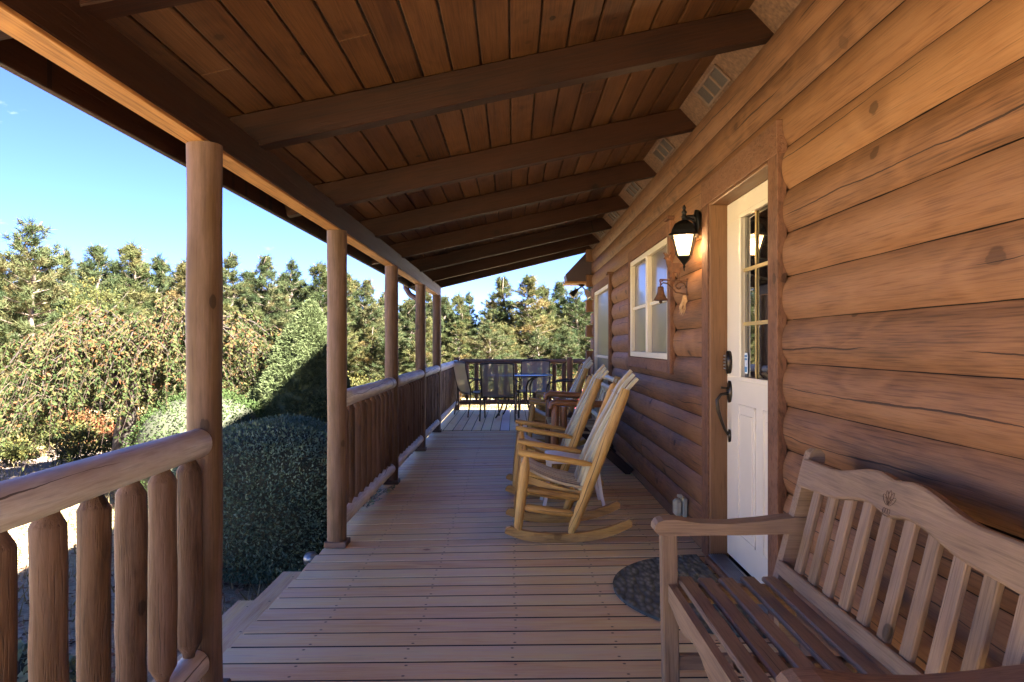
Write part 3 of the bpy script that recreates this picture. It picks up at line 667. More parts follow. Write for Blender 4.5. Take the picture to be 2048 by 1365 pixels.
# outlet
oc_ = thing('outlet_cover', 'beige weatherproof outlet cover low on the log wall left of the door', 'outlet cover', (1.09, 4.62, .16))
mb = MB(); mb.box((1.085, 4.62, .168), (.03, .085, .12), ch=.006); mb.box((1.06, 4.62, .235), (.03, .04, .02)); mb.build('back_box', M_outlet, oc_)
mb = MB(); mb.box((1.045, 4.615, .165), (.055, .078, .105), ch=.016); mb.box((1.052, 4.615, .105), (.03, .03, .02)); mb.build('lid', M_outlet, oc_)
# mat
mb = MB(); n = 40; out = [(.55-.0, .56)]; out = [(.545*-math.sin(math.pi*k/n)*1.0+.545, .57*math.cos(math.pi*k/n)) for k in range(n+1)]
vs = []; gs = []
M6 = Matrix.Translation((.49, 3.53, .001))
mb.prism([(u*1.0, v) for u, v in out][::-1], M6, .014)
t_ = mb.build('door_mat', M_mat); tag(t_, 'dark green half-round braided mat in front of the cream door', 'door mat')
# flood lights under the eave return
fl = thing('flood_light', 'twin-headed flood light under the eave box at the far cabin corner', 'flood light', (.97, 10.5, 2.07))
mb = MB(); mb.lathe([(.05, 0), (.05, -.02), (.02, -.03), (.0, -.03)], (.99, 10.5, 2.072), 14); mb.build('mount', M_blackmetal, fl)
for (dx, mm) in ((-.11, M_blackmetal), (.075, M_floodw)):
    mb = MB(); a = Vector((.99, 10.5, 2.045)); bq = a+Vector((dx*.6, -.02, -.05)); mb.tube([a, bq], .012, 8)
    dd = Vector((dx*1.1, -.02, -.12)).normalized(); mb.tube([bq, bq+dd*.03, bq+dd*.06, bq+dd*.13], [.02, .032, .04, .055], 14); mb.build('lamp_head', mm, fl)

# ------------------------------------------------------------------ garden bench (near)
gb = thing('garden_bench', 'weathered slatted garden bench with carved wavy back in the foreground', 'bench', (.72, 1.75, 0))
YA, YB = 1.235, 2.37
def bkX(z): return .86+(z-.42)*.25                    # leaning plane of the back
for yy in (YA, YB):
    mb = MB(); mb.bar((.515, yy, 0), (.505, yy, .585), .052, .050, up=(1, 0, 0)); mb.build('leg', M_bench, gb)
    mb = MB()      # back post, cranked below the seat and rounded on top
    oo = [(.955, 0), (.90, .0), (.845, .40), (.957, .832), (.963, .850), (.980, .861), (.996, .859), (1.008, .847), (1.010, .828), (.905, .42)]
    mb.prism(oo, Matrix.Translation((0, yy-.022, 0))@M4, .044); mb.build('leg', M_bench, gb)
    mb = MB()      # arm
    top = [(.455, .600), (.458, .617), (.468, .628), (.485, .634), (.52, .636), (.60, .624), (.70, .622), (.80, .630), (.88, .640), (.955, .644)]
    bot = [(.955, .594), (.88, .590), (.75, .586), (.60, .585), (.50, .583), (.47, .586)]
    mb.prism((top+bot)[::-1], Matrix.Translation((0, yy-.034, 0))@M4, .068); mb.build('armrest', M_bench, gb)
    mb = MB(); mb.bar((.53, yy, .39), (.87, yy, .385), .03, .06); mb.build('side_rail', M_bench, gb); mb = MB(); mb.bar((.53, yy, .165), (.89, yy, .165), .028, .05); mb.build('side_rail', M_bench, gb)
mb = MB()
out = []; n = 24
for k in range(n+1): u = k/n; out.append((YA+(YB-YA)*u, .425))
for k in range(n, -1, -1): u = k/n; out.append((YA+(YB-YA)*u, .35-.0+.035*math.sin(math.pi*u)**.5*(.5+.5*math.cos(6*math.pi*(u-.5)))*-1+.02))
Myz = Matrix(((0, 0, 1, .500), (1, 0, 0, 0), (0, 1, 0, 0), (0, 0, 0, 1)))
mb.prism(out, Myz, .024); mb.build('seat_apron', M_bench, gb)
for i, x in enumerate((.560, .628, .696, .766, .838)):
    mb = MB(); z = .432-(.004 if i in (1, 2) else 0); mb.box((x, (YA+YB)/2, z), (.050, YB-YA+.02, .018), ch=.005); mb.build('seat_slat', M_bench, gb)
mb = MB(); mb.box((.70, (YA+YB)/2, .405), (.30, .035, .03)); mb.build('side_rail', M_bench, gb)
mb = MB(); mb.bar((bkX(.475), YA, .475), (bkX(.475), YB, .475), .03, .045, up=(.25, 0, 1)); mb.build('back_rail', M_bench, gb)
# crest rail
def crest(y):
    u = abs(y-(YA+YB)/2)/((YB-YA)/2); zt = .828+.040*max(0, math.cos(min(1, max(0, (u-.12)/.50))*math.pi)*.5+.5); zt -= .010*max(0, 1-u/.14)
    return zt, zt-.092+.012*(u < 1)*math.sin(math.pi*min(1, u*1.0))
Lm = Matrix(((0, .2425, -.970, 0), (1, 0, 0, 0), (0, .970, .2425, 0), (0, 0, 0, 1)))
def crestpt(y, z, off): X0 = bkX(z); return Vector((X0-.016*.97+off*.97, y, z+.016*.24-off*.24))
mb = MB(); n = 44; vs = []; gs = []
for k in range(n+1):
    y = YA+.022+(YB-YA-.044)*k/n; zt, zb = crest(y)
    for (z, off) in ((zb, -.004), (zb+.006, -.008), (zt-.006, -.008), (zt, -.004), (zt, .020), (zb, .020)): vs.append(crestpt(y, z, off)); gs.append((y, z, off))
fs = [];
for k in range(n):
    for j in range(6): fs.append((k*6+j, k*6+(j+1) % 6, (k+1)*6+(j+1) % 6, (k+1)*6+j))
fs += [(5, 4, 3, 2, 1, 0), tuple(n*6+j for j in range(6))]
mb.add(vs, fs, gs, False); cr_ = mb.build('crest_rail', M_bench, gb)
mb = MB()        # carved shell motif
yc = (YA+YB)/2+.0; zc = .795
def loop(cy, cz, ry, rz, a0=0, a1=2*math.pi, rot=0):
    pts = []
    for k in range(15):
        a = a0+(a1-a0)*k/14; u = ry*math.cos(a); v = rz*math.sin(a); pts.append(crestpt(cy+u*math.cos(rot)-v*math.sin(rot), cz+u*math.sin(rot)+v*math.cos(rot), -.0085))
    return pts
for k in range(-2, 3):
    a = R(90+k*27); mb.tube(loop(yc+.019*math.cos(a), zc+.019*math.sin(a), .018, .0065, rot=a), .0007, 4)
for k in range(3): mb.tube(loop(yc+(k-1)*.011, zc-.014, .006, .006), .0007, 4)
mb.tube(loop(yc, zc-.020, .018, .006, math.pi, 2*math.pi), .0007, 4)
mb.build('carved_shell', M_dark, cr_)
k = 0
y = YA+.085
while y < YB-.04:
    zt, zb = crest(y); mb = MB(); a = Vector((bkX(.485)+.004, y, .485)); bq = Vector((bkX(zb+.01)+.004, y, zb+.01)); mb.bar(a, bq, .046, .016, up=(-1, 0, .25), ch=.003)
    mb.build('back_slat', M_bench, gb); y += .1025

# ------------------------------------------------------------------ log rocking chair
def make_rocker():
    t = thing('rocking_chair', 'rocker', 'rocking chair')
    W = .50
    def cv(pts, n=10):     # smooth curve through points (x,z)
        out = []; P = [Vector((p[0], p[1])) for p in pts]
        for i in range(len(P)-1):
            p0 = P[max(0, i-1)]; p1 = P[i]; p2 = P[i+1]; p3 = P[min(len(P)-1, i+2)]
            for k in range(n):
                u = k/n; out.append(.5*((2*p1)+(-p0+p2)*u+(2*p0-5*p1+4*p2-p3)*u*u+(-p0+3*p1-3*p2+p3)*u**3))
        out.append(P[-1]); return out
    for s_ in (0, 1):
        y = W*s_
        mb = MB(); bot = cv([(-.052, .058), (.06, .018), (.20, .001), (.32, .0), (.45, .010), (.60, .045), (.718, .098)], 5)
        top = [(p.x, p.y) for p in bot]; o2 = []
        for i, p in enumerate(bot):
            u = i/(len(bot)-1); th = .056*min(1, .25+u*14)*min(1, .55+(1-u)*12); o2.append((p.x-.0, p.y+th))
        mb.prism([(p.x, p.y) for p in bot][::-1]+o2, Matrix.Translation((0, y-.02, 0))@M4, .040); mb.build('rocker', M_rock, t, world=False)
        mb = MB(); a = Vector((.024, y, .050)); bq = Vector((.078, y, .525)); zz = [0, .03, .1, .3, .5, .7, .85, .93, 1]
        mb.tube([a.lerp(bq, u) for u in zz], [.012, .017, .026, .029, .031, .031, .031, .022, .014], 14, wob=.04); mb.build('front_leg', M_rock, t, world=False)
        mb = MB(); a = Vector((.342, y, .042)); bq = Vector((.684, y, .93)); zz = [0, .02, .07, .2, .4, .6, .8, .97, 1]
        mb.tube([a.lerp(bq, u) for u in zz], [.012, .019, .029, .033, .034, .034, .033, .031, .027], 14, wob=.03); mb.build('back_post', M_rock, t, world=False)
        mb = MB(); a = Vector((.03, y, .548)); bq = Vector((.475, y, .472))
        mb.tube([a, a.lerp(bq, .01), a.lerp(bq, .5), a.lerp(bq, .9), bq], [.028, .034, .033, .032, .018], 12, wob=.02, sq=.58); mb.build('armrest', M_rock, t, world=False)
        mb = MB(); zz = [0, .05, .12, .5, .88, .95, 1]
        for (a, bq) in (((.06, y, .325), (.42, y, .268)), ((.05, y, .217), (.375, y, .168))):
            mb = MB(); a = Vector(a); bq = Vector(bq); mb.tube([a.lerp(bq, u) for u in zz], [.010, .014, .024, .025, .024, .014, .010], 10, wob=.03); mb.build('stretcher', M_rock, t, world=False)
        mb = MB(); mb.ribbon([(p.x, y+(.035 if s_ == 0 else -.035), p.y-.02) for p in cv([(.07, .405), (.16, .372), (.27, .335), (.42, .305)], 4)], .03, .04, (0, 1, 0)); mb.build('seat_rail', M_rock, t, world=False)
    seat = cv([(.055, .43), (.09, .438), (.17, .40), (.28, .358), (.41, .330), (.43, .33)], 5)
    for i in range(7):
        y = .045+i*(W-.09)/6; mb = MB(); mb.ribbon([(p.x, y, p.y-.006*abs(i-3)*0) for p in seat], .046, .016, (0, 1, 0)); mb.build('seat_slat', M_slat, t, world=False)
    back = cv([(.385, .30), (.415, .36), (.462, .50), (.545, .68), (.625, .83), (.685, .95), (.755, 1.035)], 6)
    for i in range(5):
        y = .055+i*(W-.11)/4; mb = MB(); k = 1-abs(i-2)*.02; mb.ribbon([(p.x+(.006 if i in (0, 4) else 0), y, p.y*k) for p in back], .046, .019, (0, 1, 0)); mb.build('back_slat', M_slat, t, world=False)
    mb = MB()
    for (x, z, r) in ((.425, .25, .022), (.60, .70, .022), (.672, .885, .022)): mb = MB(); mb.tube([(x+.0, .0, z), (x+.004, W/2, z+.003), (x, W, z)], r, 10, wob=.04); mb.build('back_rail', M_rock, t, world=False)
    mb = MB()
    for (x, z, r) in ((.068, .39, .024), (.05, .27, .022)): mb = MB(); mb.tube([(x, .0, z), (x, W/2, z), (x, W, z)], r, 10, wob=.04); mb.build('front_rail', M_rock, t, world=False)
    return t
rk = make_rocker(); RL = [('nearest log rocking chair, golden posts, closest to the door', (0, 4.405, 0), 0), ('second log rocking chair from the front, just behind the nearest one', (-.012, 5.70, 0), 0),
    ('third log rocking chair, mostly hidden beyond the brown log bench', (.15, 8.28, 0), 0), ('farthest log rocking chair, its back beside the cabin corner', (.275, 9.50, 0), 0)]
for i, (lb, loc, rz) in enumerate(RL):
    r_ = rk if i == 0 else copy_tree(rk); r_.location = loc; r_.rotation_euler.z = rz; tag(r_, lb, 'rocking chair', 'log rocking chairs along the wall')

# ------------------------------------------------------------------ brown log bench with twig back
lb = thing('log_bench', 'reddish brown log bench with twig lattice back behind the second rocking chair', 'bench', (.7, 7.3, 0))
Y0, Y1 = 6.78, 7.95
for yy in (Y0, Y1):
    mb = MB(); mb.tube([(.385, yy, 0), (.385, yy, .3), (.39, yy, .56), (.39, yy, .63)], [.036, .038, .036, .022], 14, wob=.03); mb.build('leg', M_log2, lb)
    mb = MB(); mb.tube([(.47, yy+.04, 0), (.47, yy+.04, .62)], [.034, .036], 12, wob=.03); mb.build('leg', M_log2, lb)
    mb = MB(); mb.tube([(.345, yy, .60), (.36, yy, .645), (.40, yy, .662), (.6, yy, .650), (.96, yy, .640)], [.03, .04, .045, .045, .04], 12, sq=.75, wob=.03); mb.build('armrest', M_log2, lb)
    mb = MB(); mb.bar((.60, yy, .44), (1.09, yy-.05, .012), .05, .085); mb.build('rear_brace', M_dark, lb)
    mb = MB(); mb.tube([(.80, yy, .36), (.98, yy, .90)], [.034, .032], 12, wob=.03); mb.build('back_post', M_rock, lb)
for i in range(9):
    mb = MB(); y = Y0+.0+i*(Y1-Y0)/8; mb.tube([(.36, y, .40), (.88, y, .37)], [.045, .045], 10, sq=.45, wob=.03); mb.build('seat_slat', M_slat, lb)
mb = MB(); mb.tube([(.40, Y0, .36), (.40, Y1, .36)], .035, 10, wob=.03); mb.build('seat_frame', M_log2, lb); mb = MB(); mb.tube([(.83, Y0, .33), (.83, Y1, .33)], .035, 10, wob=.03); mb.build('seat_frame', M_log2, lb)
mb = MB()
for (x, z) in ((.965, .86), (.93, .78), (.875, .59), (.845, .49)): mb = MB(); mb.tube([(x, Y0-.03, z), (x, (Y0+Y1)/2, z+.004), (x, Y1+.03, z)], [.024, .028, .024], 10, wob=.05); mb.build('back_rail', M_slat, lb)
for k in range(22):
    mb = MB(); y = random.uniform(Y0+.03, Y1-.03); mb.tube([(.885, y, .61), (.91, y+random.uniform(-.06, .06), .69), (.93, y+random.uniform(-.14, .14), .78)], [.007, .008, .006], 6); mb.build('lattice_twig', M_slat, lb)

# ------------------------------------------------------------------ white plastic tables
def ptable(lbx, c):
    t = thing('side_table', lbx, 'side table', c, 0, 'white plastic side tables between the rockers')
    w_, d_, h_ = .20, .17, .385
    mb = MB(); mb.lathe([(.0, h_+.001), (.9, h_), (.97, h_-.004), (1.0, h_-.012), (1.0, h_-.05), (.97, h_-.052), (.95, h_-.015), (.0, h_-.014)], (0, 0, 0), 4, sx=w_*1.414, sy=d_*1.414, rot=math.pi/4, smooth=False); mb.build('tabletop', M_plastic, t, world=False)
    for sx in (-1, 1):
        for sy in (-1, 1):
            mb = MB(); pts = [(sx*(w_-.03), sy*(d_-.03), h_-.02), (sx*(w_-.02), sy*(d_-.022), .25), (sx*(w_+.0), sy*(d_-.01), .1), (sx*(w_+.025), sy*(d_+.01), 0)]
            mb.ribbon(pts, .045, .022, (0, 1, 0)); mb.build('leg', M_plastic, t, world=False)
    return t
t1 = ptable('white plastic side table just behind the nearest rocking chair', (.44, 5.44, 0))
t2 = ptable('white plastic side table between the bench and the farthest rocker', (.84, 9.12, 0))

# ------------------------------------------------------------------ patio table and sling chairs
pt = thing('patio_table', 'round glass-topped patio table on dark legs on the far open deck', 'table', (.07, 12.1, 0))
mb = MB(); mb.lathe([(.0, .700), (.565, .700), (.57, .697), (.57, .692), (.0, .690)], (.07, 12.1, 0), 48); mb.build('tabletop', M_tglass, pt)
mb = MB(); mb.tube([(.07+.575*math.cos(2*math.pi*k/40), 12.1+.575*math.sin(2*math.pi*k/40), .692) for k in range(41)], .011, 8, cap=False); mb.build('rim', M_frame, pt)
for k in range(4):
    a = k*math.pi/2+.6; cx, cy = math.cos(a), math.sin(a)
    mb = MB(); mb.tube([(.07+r*cx, 12.1+r*cy, z) for (r, z) in ((.56, .68), (.42, .66), (.30, .60), (.25, .50), (.26, .30), (.36, .10), (.44, .0))], .014, 8); mb.build('leg', M_frame, pt)
def make_chair():
    t = thing('patio_chair', 'chair', 'chair')
    W = .27     # half width; chair faces +X locally, origin below the seat centre
    prof = [(-.335, .90), (-.325, .80), (-.285, .62), (-.245, .47), (-.20, .40), (-.12, .385), (.10, .40), (.20, .405), (.245, .385)]
    mb = MB(); vs = []; gs = []; nw = 6
    P = []
    for i in range(len(prof)-1):
        for k in range(3): u = k/3; P.append((prof[i][0]*(1-u)+prof[i+1][0]*u, prof[i][1]*(1-u)+prof[i+1][1]*u))
    P.append(prof[-1])
    for (x, z) in P:
        for k in range(nw+1): y = -W+.02+(2*W-.04)*k/nw; s2 = .012*(1-(y/W)**2); vs.append((x-(s2 if z > .5 else 0), y, z-(0 if z > .5 else s2))); gs.append((z, y, x))
    fs = [(i*(nw+1)+k, i*(nw+1)+k+1, (i+1)*(nw+1)+k+1, (i+1)*(nw+1)+k) for i in range(len(P)-1) for k in range(nw)]
    mb.add(vs, fs, gs, True); mb.build('sling', M_sling, t, world=False)
    for s_ in (-1, 1):
        mb = MB(); mb.tube([(x, s_*(W-.012), z) for x, z in prof], .0125, 8); mb.build('side_frame', M_frame, t, world=False)
        mb = MB(); mb.tube([(-.27, s_*W, .56), (-.20, s_*(W+.02), .615), (0, s_*(W+.03), .615), (.15, s_*(W+.03), .60), (.225, s_*(W+.02), .55), (.25, s_*(W+.01), .40), (.28, s_*(W+.01), .0)], .0125, 8); mb.build('arm_and_front_leg', M_frame, t, world=False)
        mb = MB(); mb.tube([(-.245, s_*(W-.0), .47), (-.25, s_*W, .30), (-.30, s_*(W+.01), .0)], .0125, 8); mb.build('rear_leg', M_frame, t, world=False)
    mb = MB(); mb.tube([(-.335, -W+.012, .90), (-.345, -W*.6, .912), (-.345, W*.6, .912), (-.335, W-.012, .90)], .0125, 8); mb.build('cross_bar', M_frame, t, world=False)
    for x in (-.19, .19): mb = MB(); mb.tube([(x, -W, .37), (x, W, .37)], .010, 6); mb.build('cross_bar', M_frame, t, world=False)
    return t
ch = make_chair()
for i, (lbx, loc, rz) in enumerate([('sling patio chair with its back squarely to the viewer, in front of the table', (-.22, 11.62, 0), R(84)),
    ('leftmost sling patio chair, turned side-on by the railing', (-.62, 12.35, 0), R(28)),
    ('sling patio chair behind the table, facing the viewer', (.36, 12.85, 0), R(-97)),
    ('rightmost sling patio chair, behind the rocking chair backs', (.83, 11.95, 0), R(168))]):
    q = ch if i == 0 else copy_tree(ch); q.location = loc; q.rotation_euler.z = rz; tag(q, lbx, 'chair', 'sling chairs round the patio table')

# path light by the bush
pl = thing('path_light', 'small round garden path light between the clipped bush and the deck edge', 'path light', at(622, 1118, 4.75))
pp = at(622, 1118, 4.75)
mb = MB(); mb.lathe([(.0, .045), (.03, .04), (.047, .02), (.05, .0), (.045, -.03), (.0, -.035)], pp, 16); mb.build('head', M_alu, pl)
mb = MB(); mb.tube([pp+Vector((0, 0, -.03)), Vector((pp.x, pp.y, -.62))], .008, 6); mb.build('stake', M_blackmetal, pl)

# ------------------------------------------------------------------ terrain
def gz(x, y):
    d = math.hypot(x, max(0, y-6)); near = max(0, min(1, (d-7)/45))
    h = -.62-1.5*near**.8
    if x < -3: h -= .0
    if d > 70: h += (d-70)*.02
    return h+.10*math.sin(x*.31+1)*math.cos(y*.27)*min(1, d/12)
def sheet(name, x0, x1, y0, y1, n, mat, dz=0):
    vs = []; fs = []; rx = np.sign(np.linspace(-1, 1, n))*np.abs(np.linspace(-1, 1, n))**2.2
    xs = (x0+x1)/2+rx*(x1-x0)/2; ys = (y0+y1)/2+rx*(y1-y0)/2
    for y in ys:
        for x in xs: vs.append((x, y, gz(x, y)+dz))
    for j in range(n-1):
        for i in range(n-1): fs.append((j*n+i, j*n+i+1, (j+1)*n+i+1, (j+1)*n+i))
    me = bpy.data.meshes.new(name); me.from_pydata(vs, [], fs); me.polygons.foreach_set('use_smooth', [True]*len(fs)); me.materials.append(mat)
    o = bpy.data.objects.new(name, me); COL.objects.link(o); return o
m, t, b, o = newmat('leafy_ground'); tcn = N(t, 'ShaderNodeTexCoord')
n1 = N(t, 'ShaderNodeTexNoise', Scale=.35, Detail=5); n2 = N(t, 'ShaderNodeTexNoise', Scale=22, Detail=8, Roughness=.75); t.links.new(tcn.outputs['Object'], n1.inputs[0]); t.links.new(tcn.outputs['Object'], n2.inputs[0])
cA = ramp(t, n2.outputs[0], [(.3, (.20, .14, .085)), (.5, (.44, .33, .21)), (.7, (.60, .48, .33))]); cB = ramp(t, n2.outputs[0], [(.3, (.13, .13, .05)), (.5, (.34, .29, .13)), (.72, (.52, .43, .24))])
t.links.new(mix(t, ramp(t, n1.outputs[0], [(.42, (0, 0, 0)), (.58, (1, 1, 1))]), cA, cB), b.inputs['Base Color']); b.inputs['Roughness'].default_value = .95
bp_ = N(t, 'ShaderNodeBump', Strength=.8, Distance=.05); t.links.new(n2.outputs[0], bp_.inputs['Height']); t.links.new(bp_.outputs[0], b.inputs['Normal']); M_ground = m
tag(sheet('ground', -420, 420, -400, 520, 150, M_ground), kind='structure')
# light stone walk seen between the near balusters
M_stone = simple('pale_walk_stone', (.50, .47, .43), .8, noise=.12, nscale=9, bump=.2)
mb = MB()
for r_ in range(7):
    for q in range(3):
        x = -2.05-r_*.52+random.uniform(-.02, .02); y = 2.0+q*.56+random.uniform(-.02, .02)+r_*.13
        mb.box((x, y, gz(x, y)+.022), (.49, .53, .05), Matrix.Rotation(random.uniform(-.04, .04), 3, 'Z'), ch=.01)
tag(mb.build('stone_walk', M_stone), kind='structure')

M_drive = simple('shaded_drive', (.15, .115, .10), .95, noise=.2, nscale=30, bump=.6)  # drive strip, its shadow put into the dark base colour
vs = []; fs = []
for j in range(40):
    y = -14+j*1.0; xc = -6.6-.02*(y-6)**2*.35
    for q in range(9): x = xc+(-1.6+3.2*q/8); vs.append((x, y, gz(x, y)+.008+.02*(1-abs(q-4)/4)))
for j in range(39):
    for q in range(8): fs.append((j*9+q, j*9+q+1, (j+1)*9+q+1, (j+1)*9+q))
me = bpy.data.meshes.new('drive_path'); me.from_pydata(vs, [], fs); me.materials.append(M_drive); o = bpy.data.objects.new('drive_path', me); COL.objects.link(o); tag(o, kind='structure')

# ------------------------------------------------------------------ foliage helpers
def cards(name, P, Nn, U, L, Wd, tint, mat, parent=None, fold=True):
    """leaf-sized quads: P base points, U leaf direction, Nn normal, L length, Wd width (arrays)"""
    n = len(P); Sd = np.cross(U, Nn); Sd /= (np.linalg.norm(Sd, axis=1, keepdims=True)+1e-9)
    L = np.asarray(L)[:, None]; Wd = np.asarray(Wd)[:, None]
    v = np.empty((n, 4, 3)); v[:, 0] = P; v[:, 1] = P+U*L*.5+Sd*Wd*.5; v[:, 2] = P+U*L; v[:, 3] = P+U*L*.5-Sd*Wd*.5
    return mesh_np(name, v.reshape(-1, 3), np.arange(n*4).reshape(n, 4), np.repeat(tint, 4), mat, parent)
def tris(name, P, U, Sd, L, Wd, tint, mat, parent=None):
    n = len(P); L = np.asarray(L)[:, None]; Wd = np.asarray(Wd)[:, None]
    v = np.empty((n, 3, 3)); v[:, 0] = P-Sd*Wd*.5; v[:, 1] = P+Sd*Wd*.5; v[:, 2] = P+U*L
    return mesh_np(name, v.reshape(-1, 3), np.arange(n*3).reshape(n, 3), np.repeat(tint, 3), mat, parent)
def mesh_np(name, v, f, tint, mat, parent=None):
    me = bpy.data.meshes.new(name); k = f.shape[1]
    me.vertices.add(len(v)); me.vertices.foreach_set('co', v.astype(np.float32).ravel())
    me.loops.add(f.size); me.loops.foreach_set('vertex_index', f.ravel().astype(np.int32))
    me.polygons.add(len(f)); me.polygons.foreach_set('loop_start', np.arange(0, f.size, k, dtype=np.int32))
    try: me.polygons.foreach_set('loop_total', np.full(len(f), k, dtype=np.int32))
    except Exception: pass
    a = me.attributes.new('tint', 'FLOAT', 'POINT'); a.data.foreach_set('value', tint.astype(np.float32))
    me.materials.append(mat); me.update(calc_edges=True)
    o = bpy.data.objects.new(name, me); COL.objects.link(o)
    if parent: o.parent = parent
    return o
def unit(a): return a/(np.linalg.norm(a, axis=-1, keepdims=True)+1e-9)
def rdir(n): return unit(RNG.normal(size=(n, 3)))

M_pine = foliage('pine_needles', [(0, (.018, .030, .014)), (.25, (.036, .052, .023)), (.5, (.058, .070, .030)), (.72, (.082, .074, .034)), (1, (.12, .068, .034))], .25)
M_pineB = foliage('yellowing_pine_needles', [(0, (.022, .034, .014)), (.3, (.048, .062, .024)), (.6, (.088, .082, .032)), (1, (.13, .085, .036))], .22)
M_box = foliage('boxwood_leaves', [(0, (.06, .10, .06)), (.5, (.12, .18, .115)), (1, (.23, .30, .21))], .15, .5, .25)
M_spruce = foliage('dwarf_spruce_needles', [(0, (0.043, 0.058, 0.025)), (.5, (0.086, 0.108, 0.047)), (1, (0.122, 0.137, 0.065))], .2, .6)
M_cherry = foliage('cherry_leaves', [(0, (.015, .025, .009)), (.35, (.040, .055, .018)), (.6, (.075, .062, .026)), (.8, (.125, .06, .026)), (1, (.19, .06, .022))], .3, .6, .06)
M_maple = foliage('yellow_green_leaves', [(0, (0.025, 0.036, 0.013)), (.5, (0.061, 0.068, 0.022)), (1, (0.115, 0.101, 0.032))], .35, .5)
M_shrub = foliage('autumn_shrub_leaves', [(0, (0.022, 0.034, 0.013)), (.4, (0.060, 0.060, 0.022)), (.7, (0.135, 0.064, 0.026)), (1, (0.195, 0.075, 0.038))], .35, .5)
M_red = foliage('red_shrub_leaves', [(0, (.12, .03, .03)), (.5, (.36, .06, .08)), (1, (.5, .15, .16))], .35, .5)
M_grass = foliage('dry_grass', [(0, (.10, .09, .03)), (.5, (.24, .18, .08)), (1, (.42, .31, .16))], .3, .6)

# ------------------------------------------------------------------ pines
def pine_meshes(seed, H, Rr, mat, low=.12, dens=1.0, top_gap=.0, shape=1.0):
    rg = np.random.default_rng(seed); rnd_ = random.Random(seed)
    tr = MB(); pts = [(rnd_.uniform(-.03, .03)*k, rnd_.uniform(-.03, .03)*k, H*k/8) for k in range(9)]
    tr.tube(pts, [.105*(1-k/8.6)*H/6+.012 for k in range(9)], 8, wob=.05)
    C = []; D = []; S_ = []; T = []
    z = H*low
    while z < H*.985:
        u = (z-H*low)/(H*(1-low)); rad = Rr*(max(0, 1-u)**.9*shape*1.12+.05)*(.55+.45*min(1, u*4))*rnd_.uniform(.72, 1.12)
        nb = max(3, int(7*dens))
        a0 = rnd_.uniform(0, 6.28)
        for b_ in range(nb):
            a = a0+6.283*b_/nb+rnd_.uniform(-.35, .35); L = rad*rnd_.uniform(.6, 1.2); rise = .25+.55*u
            base = np.array([0, 0, z]); dirv = np.array([math.cos(a), math.sin(a), rise]); end = base+dirv*L*np.array([1, 1, .8])
            if L > .25: tr.tube([tuple(base), tuple(base+(end-base)*.5+np.array([0, 0, -.03])), tuple(end)], [.022*H/6, .014*H/6, .006], 4, cap=False, smooth=False)
            k = max(2, int(L/.15))
            tb = rnd_.gauss(.38, .12)
            for j in range(k):
                f = 1-.62*j/k; sp_ = .14+.10*(1-f)
                c0 = base+(end-base)*f+np.array([rnd_.uniform(-sp_, sp_), rnd_.uniform(-sp_, sp_), rnd_.uniform(-.06, .16)])
                C.append(c0); dd = unit(np.array([math.cos(a)*.7, math.sin(a)*.7, .75])+rg.normal(size=3)*.28); D.append(dd); S_.append(rnd_.uniform(.15, .23)); T.append(tb+rnd_.gauss(0, .07)+.08*(j > 0))
        z += .34*rnd_.uniform(.75, 1.2)/dens**.3
    C.append(np.array([0, 0, H])); D.append(np.array([0, 0, 1.])); S_.append(.26); T.append(.2)
    C = np.array(C); D = np.array(D); S_ = np.array(S_); T = np.array(T); nn = 52
    n = len(C); P = np.repeat(C, nn, 0)+rg.normal(size=(n*nn, 3))*.035; U = unit(np.repeat(D, nn, 0)*.75+rg.normal(size=(n*nn, 3))*.75); P = P-np.repeat(D, nn, 0)*(rg.random((n*nn, 1))*.14)
    Sd = unit(np.cross(U, rg.normal(size=(n*nn, 3)))); L = np.repeat(S_, nn)*rg.uniform(.7, 1.2, n*nn); Wd = rg.uniform(.015, .032, n*nn)
    tip = rg.uniform(-.10, .10, n*nn); ti = np.clip(np.repeat(T, nn)+tip, 0, 1)
    return tr, (P, U, Sd, L, Wd, ti, mat)
protos = []
spec = [(11, 6.0, 1.55, M_pine, .10, 1.0, 1.0), (12, 6.4, 1.35, M_pineB, .08, 1.0, 1.0), (13, 6.2, 1.7, M_pine, .2, .9, 1.1), (14, 6.8, 1.25, M_pine, .1, 1.1, .95), (15, 5.6, 1.6, M_pineB, .06, 1.15, 1.0)]
def pine_obj(loc, sc, rz, k, label, group, sx=1.0):
    if protos[k] is None:
        tr, dat = pine_meshes(spec[k][0], spec[k][1], spec[k][2], spec[k][3], spec[k][4], spec[k][5], shape=spec[k][6])
        t = thing('pine_tree', label, 'tree', (0, 0, 0)); tr.build('trunk', M_bark, t, world=False)
        tris('crown', *dat[:6], dat[6], t); protos[k] = t
    else: t = copy_tree(protos[k])
    t.location = loc; t.rotation_euler = (0, 0, rz); t.scale = (sc*sx, sc*sx, sc); tag(t, label, 'tree', group)
    return t
protos = [None]*len(spec)
def pine_at(px, py, Y, k, label, group='pines at the edge of the wood', sx=1.0):
    x = (px-VX)*Y/F; zt = CH-(py-VY)*Y/F; g = gz(x, Y); H = zt-g; return pine_obj((x, Y, g), H/(spec[k][1]*1.03), random.uniform(0, 6.28), k, label, group, sx)
